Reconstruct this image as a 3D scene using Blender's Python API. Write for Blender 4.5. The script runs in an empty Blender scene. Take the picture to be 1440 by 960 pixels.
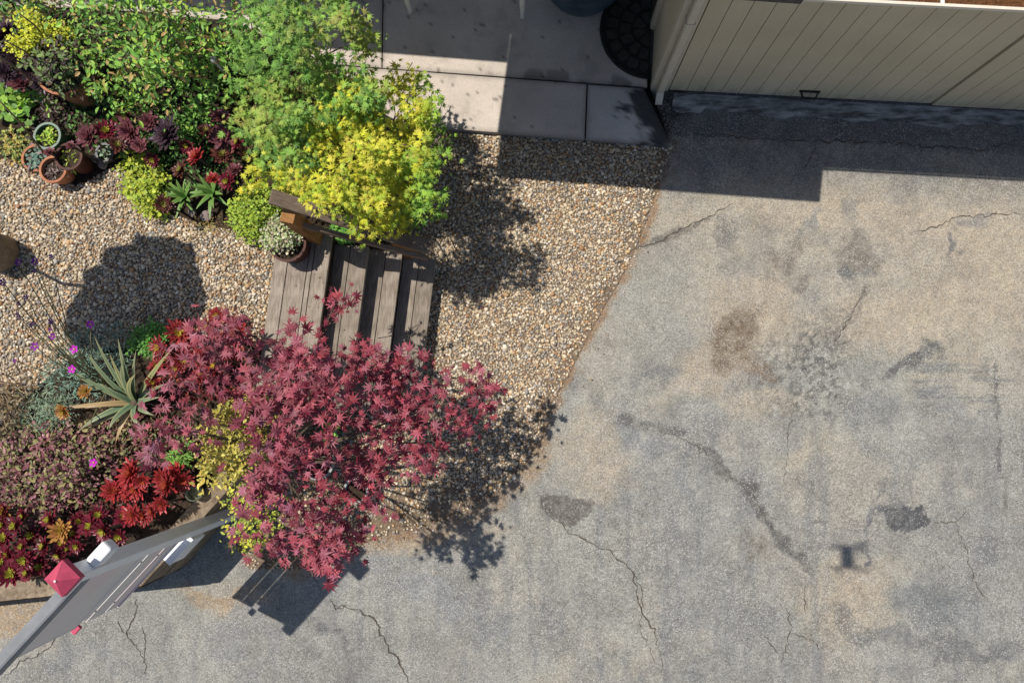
import bpy, math, random
import numpy as np
from mathutils import Vector, Matrix

random.seed(7)
RNG = np.random.default_rng(11)
SC = bpy.context.scene
COL = SC.collection

# ------------------------------------------------------------------ camera
H = 7.4                      # height of the flying camera above the driveway, metres
W_PX, H_PX, F_PX = 1440.0, 960.0, 1000.0
NADIR = (740.0, 565.0)
_n = Vector(((NADIR[0]-W_PX/2)/F_PX, -(NADIR[1]-H_PX/2)/F_PX, -1)).normalized()
_Z = -_n
_X = (Vector((1, 0, 0)) - _Z*_Z.x).normalized()
_Y = _Z.cross(_X)
ROT = Matrix((_X, _Y, _Z))   # camera -> world
cam_data = bpy.data.cameras.new("camera")
cam = bpy.data.objects.new("camera", cam_data)
COL.objects.link(cam)
cam.matrix_world = Matrix.Translation((0, 0, H)) @ ROT.to_4x4()
cam_data.sensor_width = 36.0
cam_data.lens = 36.0*F_PX/W_PX
cam_data.clip_start = 0.02
cam_data.clip_end = 500
SC.camera = cam
RN = np.array(ROT)


def P(px, py, z=0.0):
    """a spot of the survey picture at a known height -> metres"""
    d = ROT @ Vector(((px-W_PX/2)/F_PX, -(py-H_PX/2)/F_PX, -1))
    t = (z-H)/d.z
    return Vector((d.x*t, d.y*t, z))


def PA(px, py, z):
    px = np.asarray(px, float); py = np.asarray(py, float); z = np.broadcast_to(np.asarray(z, float), px.shape)
    c = np.stack([(px-W_PX/2)/F_PX, -(py-H_PX/2)/F_PX, -np.ones_like(px)], -1)
    d = c @ RN.T
    t = (z-H)/d[..., 2]
    return np.stack([d[..., 0]*t, d[..., 1]*t, z], -1)


def to_px(x, y, z=0.0):
    v = np.stack([x, y, np.zeros_like(x)+z-H], -1) @ RN
    return W_PX/2 - F_PX*v[..., 0]/v[..., 2], H_PX/2 + F_PX*v[..., 1]/v[..., 2]


# ------------------------------------------------------------------ sun, sky, exposure
SUN_HIT = P(1185, 780, 0)
TRAVEL = (SUN_HIT - Vector((0, 0, H))).normalized()
TO_SUN = -TRAVEL
SUNXY = Vector((TRAVEL.x/-TRAVEL.z, TRAVEL.y/-TRAVEL.z))      # shadow offset per metre of height
world = bpy.data.worlds.new("World")
SC.world = world
world.use_nodes = True
wn = world.node_tree
wn.nodes.clear()
sky = wn.nodes.new("ShaderNodeTexSky")
sky.sky_type = 'NISHITA'
sky.sun_disc = False
sky.sun_elevation = math.asin(TO_SUN.z)
sky.sun_rotation = math.atan2(TO_SUN.x, TO_SUN.y)
sky.air_density = 1.0
sky.dust_density = 1.0
sky.ozone_density = 1.0
bg = wn.nodes.new("ShaderNodeBackground")
bg.inputs[1].default_value = 0.095
wo = wn.nodes.new("ShaderNodeOutputWorld")
wn.links.new(sky.outputs[0], bg.inputs[0])
wn.links.new(bg.outputs[0], wo.inputs[0])
sun_data = bpy.data.lights.new("sun", 'SUN')
sun_data.energy = 4.6
sun_data.angle = math.radians(0.53)
sun_data.color = (1.0, 0.95, 0.87)
sun = bpy.data.objects.new("sun", sun_data)
COL.objects.link(sun)
sun.rotation_euler = TRAVEL.to_track_quat('-Z', 'Y').to_euler()
sun.location = (0, 0, 20)
SC.view_settings.view_transform = 'Standard'
SC.view_settings.look = 'None'
SC.view_settings.exposure = 0.0
SC.view_settings.gamma = 1.0
SC.view_settings.use_curve_mapping = False
SC.render.engine = 'CYCLES'
SC.cycles.max_bounces = 6
SC.cycles.diffuse_bounces = 4
SC.cycles.use_denoising = True

# ------------------------------------------------------------------ mesh helpers


def link(o, parent=None):
    COL.objects.link(o)
    if parent is not None:
        o.parent = parent
    return o


def raw_mesh(name, verts, tris, cols=None, smooth=False):
    me = bpy.data.meshes.new(name)
    verts = np.asarray(verts, np.float32); tris = np.asarray(tris, np.int32)
    nv, nf, k = len(verts), len(tris), tris.shape[1]
    me.vertices.add(nv); me.vertices.foreach_set("co", verts.ravel())
    me.loops.add(nf*k); me.loops.foreach_set("vertex_index", tris.ravel())
    me.polygons.add(nf); me.polygons.foreach_set("loop_start", np.arange(nf, dtype=np.int32)*k)
    me.polygons.foreach_set("use_smooth", np.full(nf, smooth, bool))
    me.update(calc_edges=True)
    if cols is not None:
        cols = np.asarray(cols, np.float32)
        if cols.shape[1] == 3:
            cols = np.concatenate([cols, np.ones((len(cols), 1), np.float32)], 1)
        a = me.attributes.new("Col", 'FLOAT_COLOR', 'POINT')
        a.data.foreach_set("color", cols.ravel())
    return me


def mob(name, me, mat=None, parent=None, loc=None):
    o = bpy.data.objects.new(name, me)
    if mat is not None and not me.materials:
        me.materials.append(mat)
    link(o, parent)
    if loc is not None:
        o.location = loc
    return o


def pyob(name, verts, faces, mat, parent=None, smooth=False, bevel=0.0, cols=None):
    """verts in world coordinates; made local to the parent's location"""
    off = parent_loc(parent)
    me = bpy.data.meshes.new(name)
    me.from_pydata([tuple(Vector(v)-off) for v in verts], [], [list(f) for f in faces])
    me.update()
    if smooth:
        me.polygons.foreach_set("use_smooth", np.ones(len(me.polygons), bool))
    if cols is not None:
        a = me.attributes.new("Col", 'FLOAT_COLOR', 'POINT')
        a.data.foreach_set("color", np.asarray([tuple(c)+(1,) for c in cols], np.float32).ravel())
    o = mob(name, me, mat, parent)
    if bevel > 0:
        m = o.modifiers.new("bevel", 'BEVEL'); m.width = bevel; m.segments = 2; m.limit_method = 'ANGLE'
    return o


def parent_loc(p):
    v = Vector((0, 0, 0))
    while p is not None:
        v = v + p.location
        p = p.parent
    return v


def tag(o, label=None, cat=None, group=None, kind=None):
    if label: o["label"] = label
    if cat: o["category"] = cat
    if group: o["group"] = group
    if kind: o["kind"] = kind
    return o


def thing(name, loc, label, cat, group=None):
    o = bpy.data.objects.new(name, None)
    o.empty_display_size = 0.1
    link(o)
    o.location = loc
    return tag(o, label, cat, group)


def prism(poly, z0, z1):
    """poly: list of (x,y) world; returns verts, faces"""
    n = len(poly)
    a = sum(poly[i][0]*poly[(i+1) % n][1]-poly[(i+1) % n][0]*poly[i][1] for i in range(n))
    if a < 0: poly = poly[::-1]
    v = [(p[0], p[1], z0) for p in poly]+[(p[0], p[1], z1) for p in poly]
    f = [list(range(n))[::-1], list(range(n, 2*n))]
    f += [[i, (i+1) % n, n+(i+1) % n, n+i] for i in range(n)]
    return v, f


def obox(c, ax, ay, az, sx, sy, sz):
    """oriented box: centre, unit axes, full sizes"""
    c = Vector(c); ax = Vector(ax); ay = Vector(ay); az = Vector(az)
    v = []
    for k in (-.5, .5):
        for (i, j) in ((-.5, -.5), (.5, -.5), (.5, .5), (-.5, .5)):
            v.append(c+ax*(i*sx)+ay*(j*sy)+az*(k*sz))
    f = [[3, 2, 1, 0], [4, 5, 6, 7], [0, 1, 5, 4], [1, 2, 6, 5], [2, 3, 7, 6], [3, 0, 4, 7]]
    return v, f


def beam(a, b, w, h, up=Vector((0, 0, 1))):
    a = Vector(a); b = Vector(b)
    ax = (b-a).normalized(); ay = up.cross(ax).normalized(); az = ax.cross(ay)
    return obox((a+b)/2, ax, ay, az, (b-a).length, w, h)


def lathe(profile, seg=28, c=(0, 0, 0), sx=1, sy=1):
    v, f = [], []
    n = len(profile)
    for i in range(seg):
        a = 2*math.pi*i/seg
        for r, z in profile:
            v.append((c[0]+r*math.cos(a)*sx, c[1]+r*math.sin(a)*sy, c[2]+z))
    for i in range(seg):
        j = (i+1) % seg
        for k in range(n-1):
            f.append([i*n+k, j*n+k, j*n+k+1, i*n+k+1])
    return v, f


def tube(pts, radii, sides=6):
    pts = [Vector(p) for p in pts]
    v, f = [], []
    for i, p in enumerate(pts):
        d = (pts[min(i+1, len(pts)-1)]-pts[max(i-1, 0)]).normalized()
        u = d.orthogonal().normalized(); w = d.cross(u)
        for k in range(sides):
            a = 2*math.pi*k/sides
            v.append(p+(u*math.cos(a)+w*math.sin(a))*radii[i])
    for i in range(len(pts)-1):
        for k in range(sides):
            k2 = (k+1) % sides
            f.append([i*sides+k, i*sides+k2, (i+1)*sides+k2, (i+1)*sides+k])
    f.append(list(range(sides))[::-1]); f.append([(len(pts)-1)*sides+k for k in range(sides)])
    return v, f


def merge(parts):
    v, f = [], []
    for a, b in parts:
        n = len(v); v += [Vector(p) for p in a]; f += [[i+n for i in q] for q in b]
    return v, f


# ------------------------------------------------------------------ noise in numpy
def _hash(ix, iy, seed):
    h = (ix.astype(np.int64)*374761393 + iy.astype(np.int64)*668265263 + seed*1442695041) & 0xFFFFFFFF
    h = ((h ^ (h >> 13))*1274126177) & 0xFFFFFFFF
    return ((h ^ (h >> 16)) & 0xFFFF)/65535.0


def vnoise(x, y, seed=0):
    ix = np.floor(x); iy = np.floor(y); fx = x-ix; fy = y-iy
    fx = fx*fx*(3-2*fx); fy = fy*fy*(3-2*fy)
    a = _hash(ix, iy, seed); b = _hash(ix+1, iy, seed); c = _hash(ix, iy+1, seed); d = _hash(ix+1, iy+1, seed)
    return (a*(1-fx)+b*fx)*(1-fy)+(c*(1-fx)+d*fx)*fy


def fbm(x, y, s, seed=0, octv=4):
    x = x/s; y = y/s; t = 0; amp = .5; tot = 0
    for o in range(octv):
        t = t+amp*vnoise(x+17.3*o, y-9.1*o, seed+o); tot += amp; amp *= .55; x = x*2.03; y = y*2.03
    return t/tot


def sstep(a, b, x):
    t = np.clip((x-a)/(b-a), 0, 1)
    return t*t*(3-2*t)


def dist_poly(x, y, pts):
    d = np.full(x.shape, 1e9)
    for (x0, y0), (x1, y1) in zip(pts[:-1], pts[1:]):
        dx, dy = x1-x0, y1-y0
        t = np.clip(((x-x0)*dx+(y-y0)*dy)/(dx*dx+dy*dy+1e-9), 0, 1)
        d = np.minimum(d, np.hypot(x-x0-t*dx, y-y0-t*dy))
    return d


def inside(x, y, poly):
    r = np.zeros(x.shape, bool); n = len(poly)
    for i in range(n):
        x0, y0 = poly[i]; x1, y1 = poly[(i+1) % n]
        c = ((y0 > y) != (y1 > y)) & (x < (x1-x0)*(y-y0)/((y1-y0) if y1 != y0 else 1e-9)+x0)
        r ^= c
    return r


# ------------------------------------------------------------------ materials
def new_mat(name):
    m = bpy.data.materials.new(name); m.use_nodes = True
    nt = m.node_tree; b = nt.nodes["Principled BSDF"]
    return m, nt, b


def N(nt, typ, **kw):
    n = nt.nodes.new(typ)
    for k, v in kw.items():
        setattr(n, k, v)
    return n


def coords(nt, scale=(1, 1, 1), rot=(0, 0, 0)):
    t = N(nt, "ShaderNodeTexCoord"); mp = N(nt, "ShaderNodeMapping")
    mp.inputs["Scale"].default_value = scale; mp.inputs["Rotation"].default_value = rot
    nt.links.new(t.outputs["Object"], mp.inputs[0])
    return mp.outputs[0]


def noise_node(nt, vec, scale, detail=4, rough=.55):
    n = N(nt, "ShaderNodeTexNoise"); n.inputs["Scale"].default_value = scale
    n.inputs["Detail"].default_value = detail; n.inputs["Roughness"].default_value = rough
    if vec is not None: nt.links.new(vec, n.inputs["Vector"])
    return n


def ramp(nt, fac, stops):
    r = N(nt, "ShaderNodeValToRGB"); e = r.color_ramp.elements
    while len(e) < len(stops): e.new(.5)
    for el, (p, c) in zip(e, stops):
        el.position = p; el.color = tuple(c)+(1,) if len(c) == 3 else c
    nt.links.new(fac, r.inputs[0])
    return r


def mixc(nt, a, b, fac, mode='MIX'):
    m = N(nt, "ShaderNodeMix", data_type='RGBA', blend_type=mode)
    for s, i in ((a, 6), (b, 7)):
        if isinstance(s, tuple): m.inputs[i].default_value = s+(1,) if len(s) == 3 else s
        else: nt.links.new(s, m.inputs[i])
    if isinstance(fac, (int, float)): m.inputs[0].default_value = fac
    else: nt.links.new(fac, m.inputs[0])
    return m.outputs[2]


def bump(nt, b, height, strength=.3, dist=.01):
    n = N(nt, "ShaderNodeBump"); n.inputs["Strength"].default_value = strength; n.inputs["Distance"].default_value = dist
    nt.links.new(height, n.inputs["Height"]); nt.links.new(n.outputs[0], b.inputs["Normal"])
    return n


def plain(name, col, rough=.6, var=.12, scale=18, bumpy=.1, spec=.4, metal=0.0, aniso=(1, 1, 1)):
    m, nt, b = new_mat(name)
    v = coords(nt, aniso)
    n = noise_node(nt, v, scale, 5)
    lo = tuple(c*(1-var) for c in col); hi = tuple(min(1, c*(1+var)) for c in col)
    r = ramp(nt, n.outputs[0], [(.3, lo), (.7, hi)])
    nt.links.new(r.outputs[0], b.inputs["Base Color"])
    b.inputs["Roughness"].default_value = rough
    b.inputs["Specular IOR Level"].default_value = spec
    b.inputs["Metallic"].default_value = metal
    if bumpy: bump(nt, b, n.outputs[0], bumpy, .004)
    return m


def attr_mat(name, rough=.8, transl=0.0, spec=.3, fine=None, sheen=0):
    m, nt, b = new_mat(name)
    a = N(nt, "ShaderNodeAttribute", attribute_name="Col")
    col = a.outputs[0]
    if fine:
        n = noise_node(nt, coords(nt), fine, 3)
        r = ramp(nt, n.outputs[0], [(.3, (.75, .75, .75)), (.7, (1.2, 1.2, 1.2))])
        col = mixc(nt, col, r.outputs[0], 1.0, 'MULTIPLY')
    nt.links.new(col, b.inputs["Base Color"])
    b.inputs["Roughness"].default_value = rough
    b.inputs["Specular IOR Level"].default_value = spec
    if transl:
        t = N(nt, "ShaderNodeBsdfTranslucent"); nt.links.new(col, t.inputs[0])
        mx = N(nt, "ShaderNodeMixShader"); mx.inputs[0].default_value = transl
        out = nt.nodes["Material Output"]
        nt.links.new(b.outputs[0], mx.inputs[1]); nt.links.new(t.outputs[0], mx.inputs[2])
        nt.links.new(mx.outputs[0], out.inputs[0])
    return m


M_LEAF = attr_mat("leaf", .5, .2, .35)
M_SUCC = attr_mat("succulent_leaf", .38, .06, .45)
M_PEBBLE = attr_mat("pebble", .75, 0, .3, fine=90)
M_SOIL = plain("soil", (.045, .032, .022), .95, .5, 30, .6, .1)
M_BARK = plain("bark", (.10, .075, .055), .85, .35, 40, .5, .2)
M_WHITE = plain("white_paint", (.80, .80, .79), .4, .04, 12, .03)
M_PINK = plain("pink_red_paint", (.46, .06, .11), .6, .22, 9, .08, .3)
M_TERRA = plain("terracotta", (.42, .17, .085), .8, .25, 14, .15)
M_BROWNPOT = plain("brown_glaze", (.085, .032, .024), .6, .3, 10, .03, .2)
M_GREYPOT = plain("grey_plastic", (.32, .31, .30), .5, .15, 14, .03)
M_DARKPOT = plain("dark_plastic", (.03, .028, .028), .45, .2, 14, .03)
M_GREENPOT = plain("green_plastic", (.06, .13, .08), .4, .15, 14, .03)
M_BLUEPOT = plain("blue_glaze", (.035, .06, .085), .4, .35, 6, .03, .4)
M_TRIM = plain("tan_trim", (.60, .52, .40), .55, .06, 9, .05)
M_METAL = plain("dull_metal", (.45, .45, .43), .45, .1, 20, .03, .5, .5)
M_BLACK = plain("black_metal", (.015, .015, .016), .5, .2, 20, .03)
M_BRASS = plain("brass", (.45, .30, .11), .35, .1, 20, .02, .5, 1.0)
M_DARK = plain("dark_gap", (.012, .011, .010), .9, .2, 20, 0, .1)
M_ROOF = plain("roof_shingle", (.10, .085, .075), .9, .4, 30, .4, .1)
M_LITTER = plain("leaf_litter", (.11, .05, .022), .9, .6, 60, .8, .1)
M_RUBBER = plain("dark_rubber", (.028, .026, .023), .8, .3, 26, .2, .2)
M_FABRIC = plain("canvas", (.35, .33, .27), .9, .06, 60, .1, .1)
M_OLIVE = plain("olive_glaze", (.30, .25, .04), .4, .2, 10, .03)
M_CRACK = plain("crack_dirt", (.085, .072, .058), .95, .4, 60, .2, .1)


def wood_mat(name, c0, c1, axis_scale, grain=1.0, dark=.35):
    m, nt, b = new_mat(name)
    v = coords(nt, axis_scale)
    n = noise_node(nt, v, 9*grain, 7, .68)
    n2 = noise_node(nt, coords(nt), 5, 3)
    oi = N(nt, "ShaderNodeObjectInfo")
    r = ramp(nt, n.outputs[0], [(.28, tuple(c*dark for c in c0)), (.42, c0), (.72, c1)])
    r2 = ramp(nt, n2.outputs[0], [(.3, (.68, .66, .62)), (.7, (1.1, 1.08, 1.05))])
    r3 = ramp(nt, oi.outputs["Random"], [(0, (.82, .80, .78)), (1, (1.12, 1.1, 1.08))])
    c = mixc(nt, r.outputs[0], r2.outputs[0], 1.0, 'MULTIPLY')
    c = mixc(nt, c, r3.outputs[0], 1.0, 'MULTIPLY')
    nt.links.new(c, b.inputs["Base Color"])
    b.inputs["Roughness"].default_value = .85
    b.inputs["Specular IOR Level"].default_value = .2
    bump(nt, b, n.outputs[0], .6, .006)
    return m


M_STEPWOOD = wood_mat("weathered_step_wood", (.26, .222, .188), (.45, .40, .345), (14, .9, 14))
M_RAILWOOD = wood_mat("weathered_rail_wood", (.17, .125, .095), (.30, .24, .19), (1.2, 12, 12))
M_POSTWOOD = wood_mat("orange_post_wood", (.33, .165, .06), (.48, .26, .105), (1.2, 9, 9), dark=.6)
M_TIMBER = wood_mat("retaining_timber", (.22, .17, .12), (.40, .33, .25), (3, 3, 9))


def siding_mat():
    m, nt, b = new_mat("tan_siding")
    n = noise_node(nt, coords(nt, (30, 30, 1.2)), 6, 5)
    n2 = noise_node(nt, coords(nt), 1.3, 4)
    r = ramp(nt, n.outputs[0], [(.3, (.56, .465, .315)), (.7, (.63, .53, .37))])
    r2 = ramp(nt, n2.outputs[0], [(.3, (.88, .88, .86)), (.7, (1.05, 1.05, 1.05))])
    c = mixc(nt, r.outputs[0], r2.outputs[0], 1.0, 'MULTIPLY')
    n3 = noise_node(nt, coords(nt, (1, 1, .35)), 9, 6, .7)
    sx = N(nt, "ShaderNodeSeparateXYZ"); tc = N(nt, "ShaderNodeTexCoord"); nt.links.new(tc.outputs["Object"], sx.inputs[0])
    mr = N(nt, "ShaderNodeMapRange"); mr.inputs[1].default_value = 0; mr.inputs[2].default_value = .45; mr.inputs[3].default_value = .62; mr.inputs[4].default_value = .18
    nt.links.new(sx.outputs[2], mr.inputs[0])
    sb = N(nt, "ShaderNodeMath", operation='SUBTRACT'); nt.links.new(mr.outputs[0], sb.inputs[0]); nt.links.new(n3.outputs[0], sb.inputs[1])
    dm = N(nt, "ShaderNodeMapRange"); dm.inputs[1].default_value = -.05; dm.inputs[2].default_value = .2; dm.inputs[3].default_value = 0; dm.inputs[4].default_value = .55
    nt.links.new(sb.outputs[0], dm.inputs[0])
    c = mixc(nt, c, (.24, .20, .16), dm.outputs[0])
    nt.links.new(c, b.inputs["Base Color"]); b.inputs["Roughness"].default_value = .65
    bump(nt, b, n.outputs[0], .15, .003)
    return m


M_SIDING = siding_mat()


def asphalt_mat():
    m, nt, b = new_mat("worn_asphalt")
    a = N(nt, "ShaderNodeAttribute", attribute_name="Col")
    v = coords(nt)
    n = noise_node(nt, v, 80, 6, .8)
    r = ramp(nt, n.outputs[0], [(.32, (.48, .48, .49)), (.5, (.98, .98, .98)), (.66, (1.50, 1.48, 1.44))])
    c = mixc(nt, a.outputs[0], r.outputs[0], 1.0, 'MULTIPLY')
    # pale aggregate chips
    vo = N(nt, "ShaderNodeTexVoronoi"); vo.inputs["Scale"].default_value = 85
    nt.links.new(v, vo.inputs["Vector"])
    sep = N(nt, "ShaderNodeSeparateColor"); nt.links.new(vo.outputs["Color"], sep.inputs[0])
    pick = N(nt, "ShaderNodeMath", operation='GREATER_THAN'); pick.inputs[1].default_value = .74
    nt.links.new(sep.outputs[0], pick.inputs[0])
    near = N(nt, "ShaderNodeMath", operation='LESS_THAN'); near.inputs[1].default_value = .42
    nt.links.new(vo.outputs["Distance"], near.inputs[0])
    mul = N(nt, "ShaderNodeMath", operation='MULTIPLY'); nt.links.new(pick.outputs[0], mul.inputs[0]); nt.links.new(near.outputs[0], mul.inputs[1])
    # every chip of aggregate has its own tone
    v3 = N(nt, "ShaderNodeTexVoronoi"); v3.inputs["Scale"].default_value = 70
    nt.links.new(v, v3.inputs["Vector"])
    s3 = N(nt, "ShaderNodeSeparateColor"); nt.links.new(v3.outputs["Color"], s3.inputs[0])
    r3 = ramp(nt, s3.outputs[2], [(0, (.80, .80, .81)), (.5, (.98, .98, .97)), (1, (1.20, 1.19, 1.17))])
    c = mixc(nt, c, r3.outputs[0], 1.0, 'MULTIPLY')
    patch = noise_node(nt, v, 1.7, 4)
    pr = ramp(nt, patch.outputs[0], [(.35, (.25, .25, .25)), (.65, (.95, .95, .95))])
    mul2 = N(nt, "ShaderNodeMath", operation='MULTIPLY'); nt.links.new(mul.outputs[0], mul2.inputs[0]); nt.links.new(pr.outputs[0], mul2.inputs[1])
    c = mixc(nt, c, (.50, .48, .44), mul2.outputs[0])
    # dark pits
    pit = N(nt, "ShaderNodeMath", operation='LESS_THAN'); pit.inputs[1].default_value = .14
    nt.links.new(sep.outputs[1], pit.inputs[0])
    pm = N(nt, "ShaderNodeMath", operation='MULTIPLY'); nt.links.new(pit.outputs[0], pm.inputs[0]); nt.links.new(near.outputs[0], pm.inputs[1])
    pm2 = N(nt, "ShaderNodeMath", operation='MULTIPLY'); pm2.inputs[1].default_value = .6; nt.links.new(pm.outputs[0], pm2.inputs[0])
    c = mixc(nt, c, (.08, .075, .07), pm2.outputs[0])
    # alligator cracking where the map says so (alpha)
    wv = noise_node(nt, v, 3, 6, .7)
    vadd = N(nt, "ShaderNodeVectorMath", operation='MULTIPLY_ADD'); vadd.inputs[1].default_value = (.5, .5, .5)
    nt.links.new(wv.outputs["Color"], vadd.inputs[0]); nt.links.new(v, vadd.inputs[2])
    ve = N(nt, "ShaderNodeTexVoronoi", feature='DISTANCE_TO_EDGE'); ve.inputs["Scale"].default_value = 7.5
    nt.links.new(vadd.outputs[0], ve.inputs["Vector"])
    el = N(nt, "ShaderNodeMapRange"); el.inputs[1].default_value = .006; el.inputs[2].default_value = .03
    el.inputs[3].default_value = 1; el.inputs[4].default_value = 0
    nt.links.new(ve.outputs["Distance"], el.inputs[0])
    em = N(nt, "ShaderNodeMath", operation='MULTIPLY'); nt.links.new(el.outputs[0], em.inputs[0]); nt.links.new(a.outputs["Alpha"], em.inputs[1])
    c = mixc(nt, c, (.07, .06, .05), em.outputs[0])
    nt.links.new(c, b.inputs["Base Color"])
    b.inputs["Roughness"].default_value = .9; b.inputs["Specular IOR Level"].default_value = .2
    bump(nt, b, n.outputs[0], .55, .006)
    return m


def concrete_mat():
    m, nt, b = new_mat("patio_concrete")
    a = N(nt, "ShaderNodeAttribute", attribute_name="Col")
    v = coords(nt)
    n = noise_node(nt, v, 60, 5, .65); n2 = noise_node(nt, v, 2.2, 5, .6)
    r = ramp(nt, n.outputs[0], [(.3, (.86, .86, .86)), (.7, (1.08, 1.08, 1.08))])
    r2 = ramp(nt, n2.outputs[0], [(.3, (.88, .87, .86)), (.7, (1.06, 1.05, 1.04))])
    c = mixc(nt, a.outputs[0], r.outputs[0], 1.0, 'MULTIPLY'); c = mixc(nt, c, r2.outputs[0], 1.0, 'MULTIPLY')
    nt.links.new(c, b.inputs["Base Color"]); b.inputs["Roughness"].default_value = .85
    b.inputs["Specular IOR Level"].default_value = .25
    bump(nt, b, n.outputs[0], .25, .003)
    return m


def dirt_mat():
    m, nt, b = new_mat("gravel_dirt")
    v = coords(nt)
    n = noise_node(nt, v, 40, 6, .7); n2 = noise_node(nt, v, 3, 4)
    r = ramp(nt, n.outputs[0], [(.3, (.10, .07, .045)), (.55, (.22, .16, .105)), (.75, (.36, .28, .20))])
    r2 = ramp(nt, n2.outputs[0], [(.3, (.75, .73, .7)), (.7, (1.1, 1.1, 1.1))])
    c = mixc(nt, r.outputs[0], r2.outputs[0], 1.0, 'MULTIPLY')
    nt.links.new(c, b.inputs["Base Color"]); b.inputs["Roughness"].default_value = .95
    bump(nt, b, n.outputs[0], .7, .012)
    return m


M_ASPHALT = asphalt_mat(); M_CONC = concrete_mat(); M_DIRT = dirt_mat()

# ------------------------------------------------------------------ driveway
EDGE = [(944, 205), (934, 240), (918, 285), (900, 335), (872, 395), (845, 440), (818, 492), (792, 540), (772, 580),
        (758, 620), (735, 660), (690, 700), (635, 728), (590, 742), (540, 752), (490, 775), (420, 800)]


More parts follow.
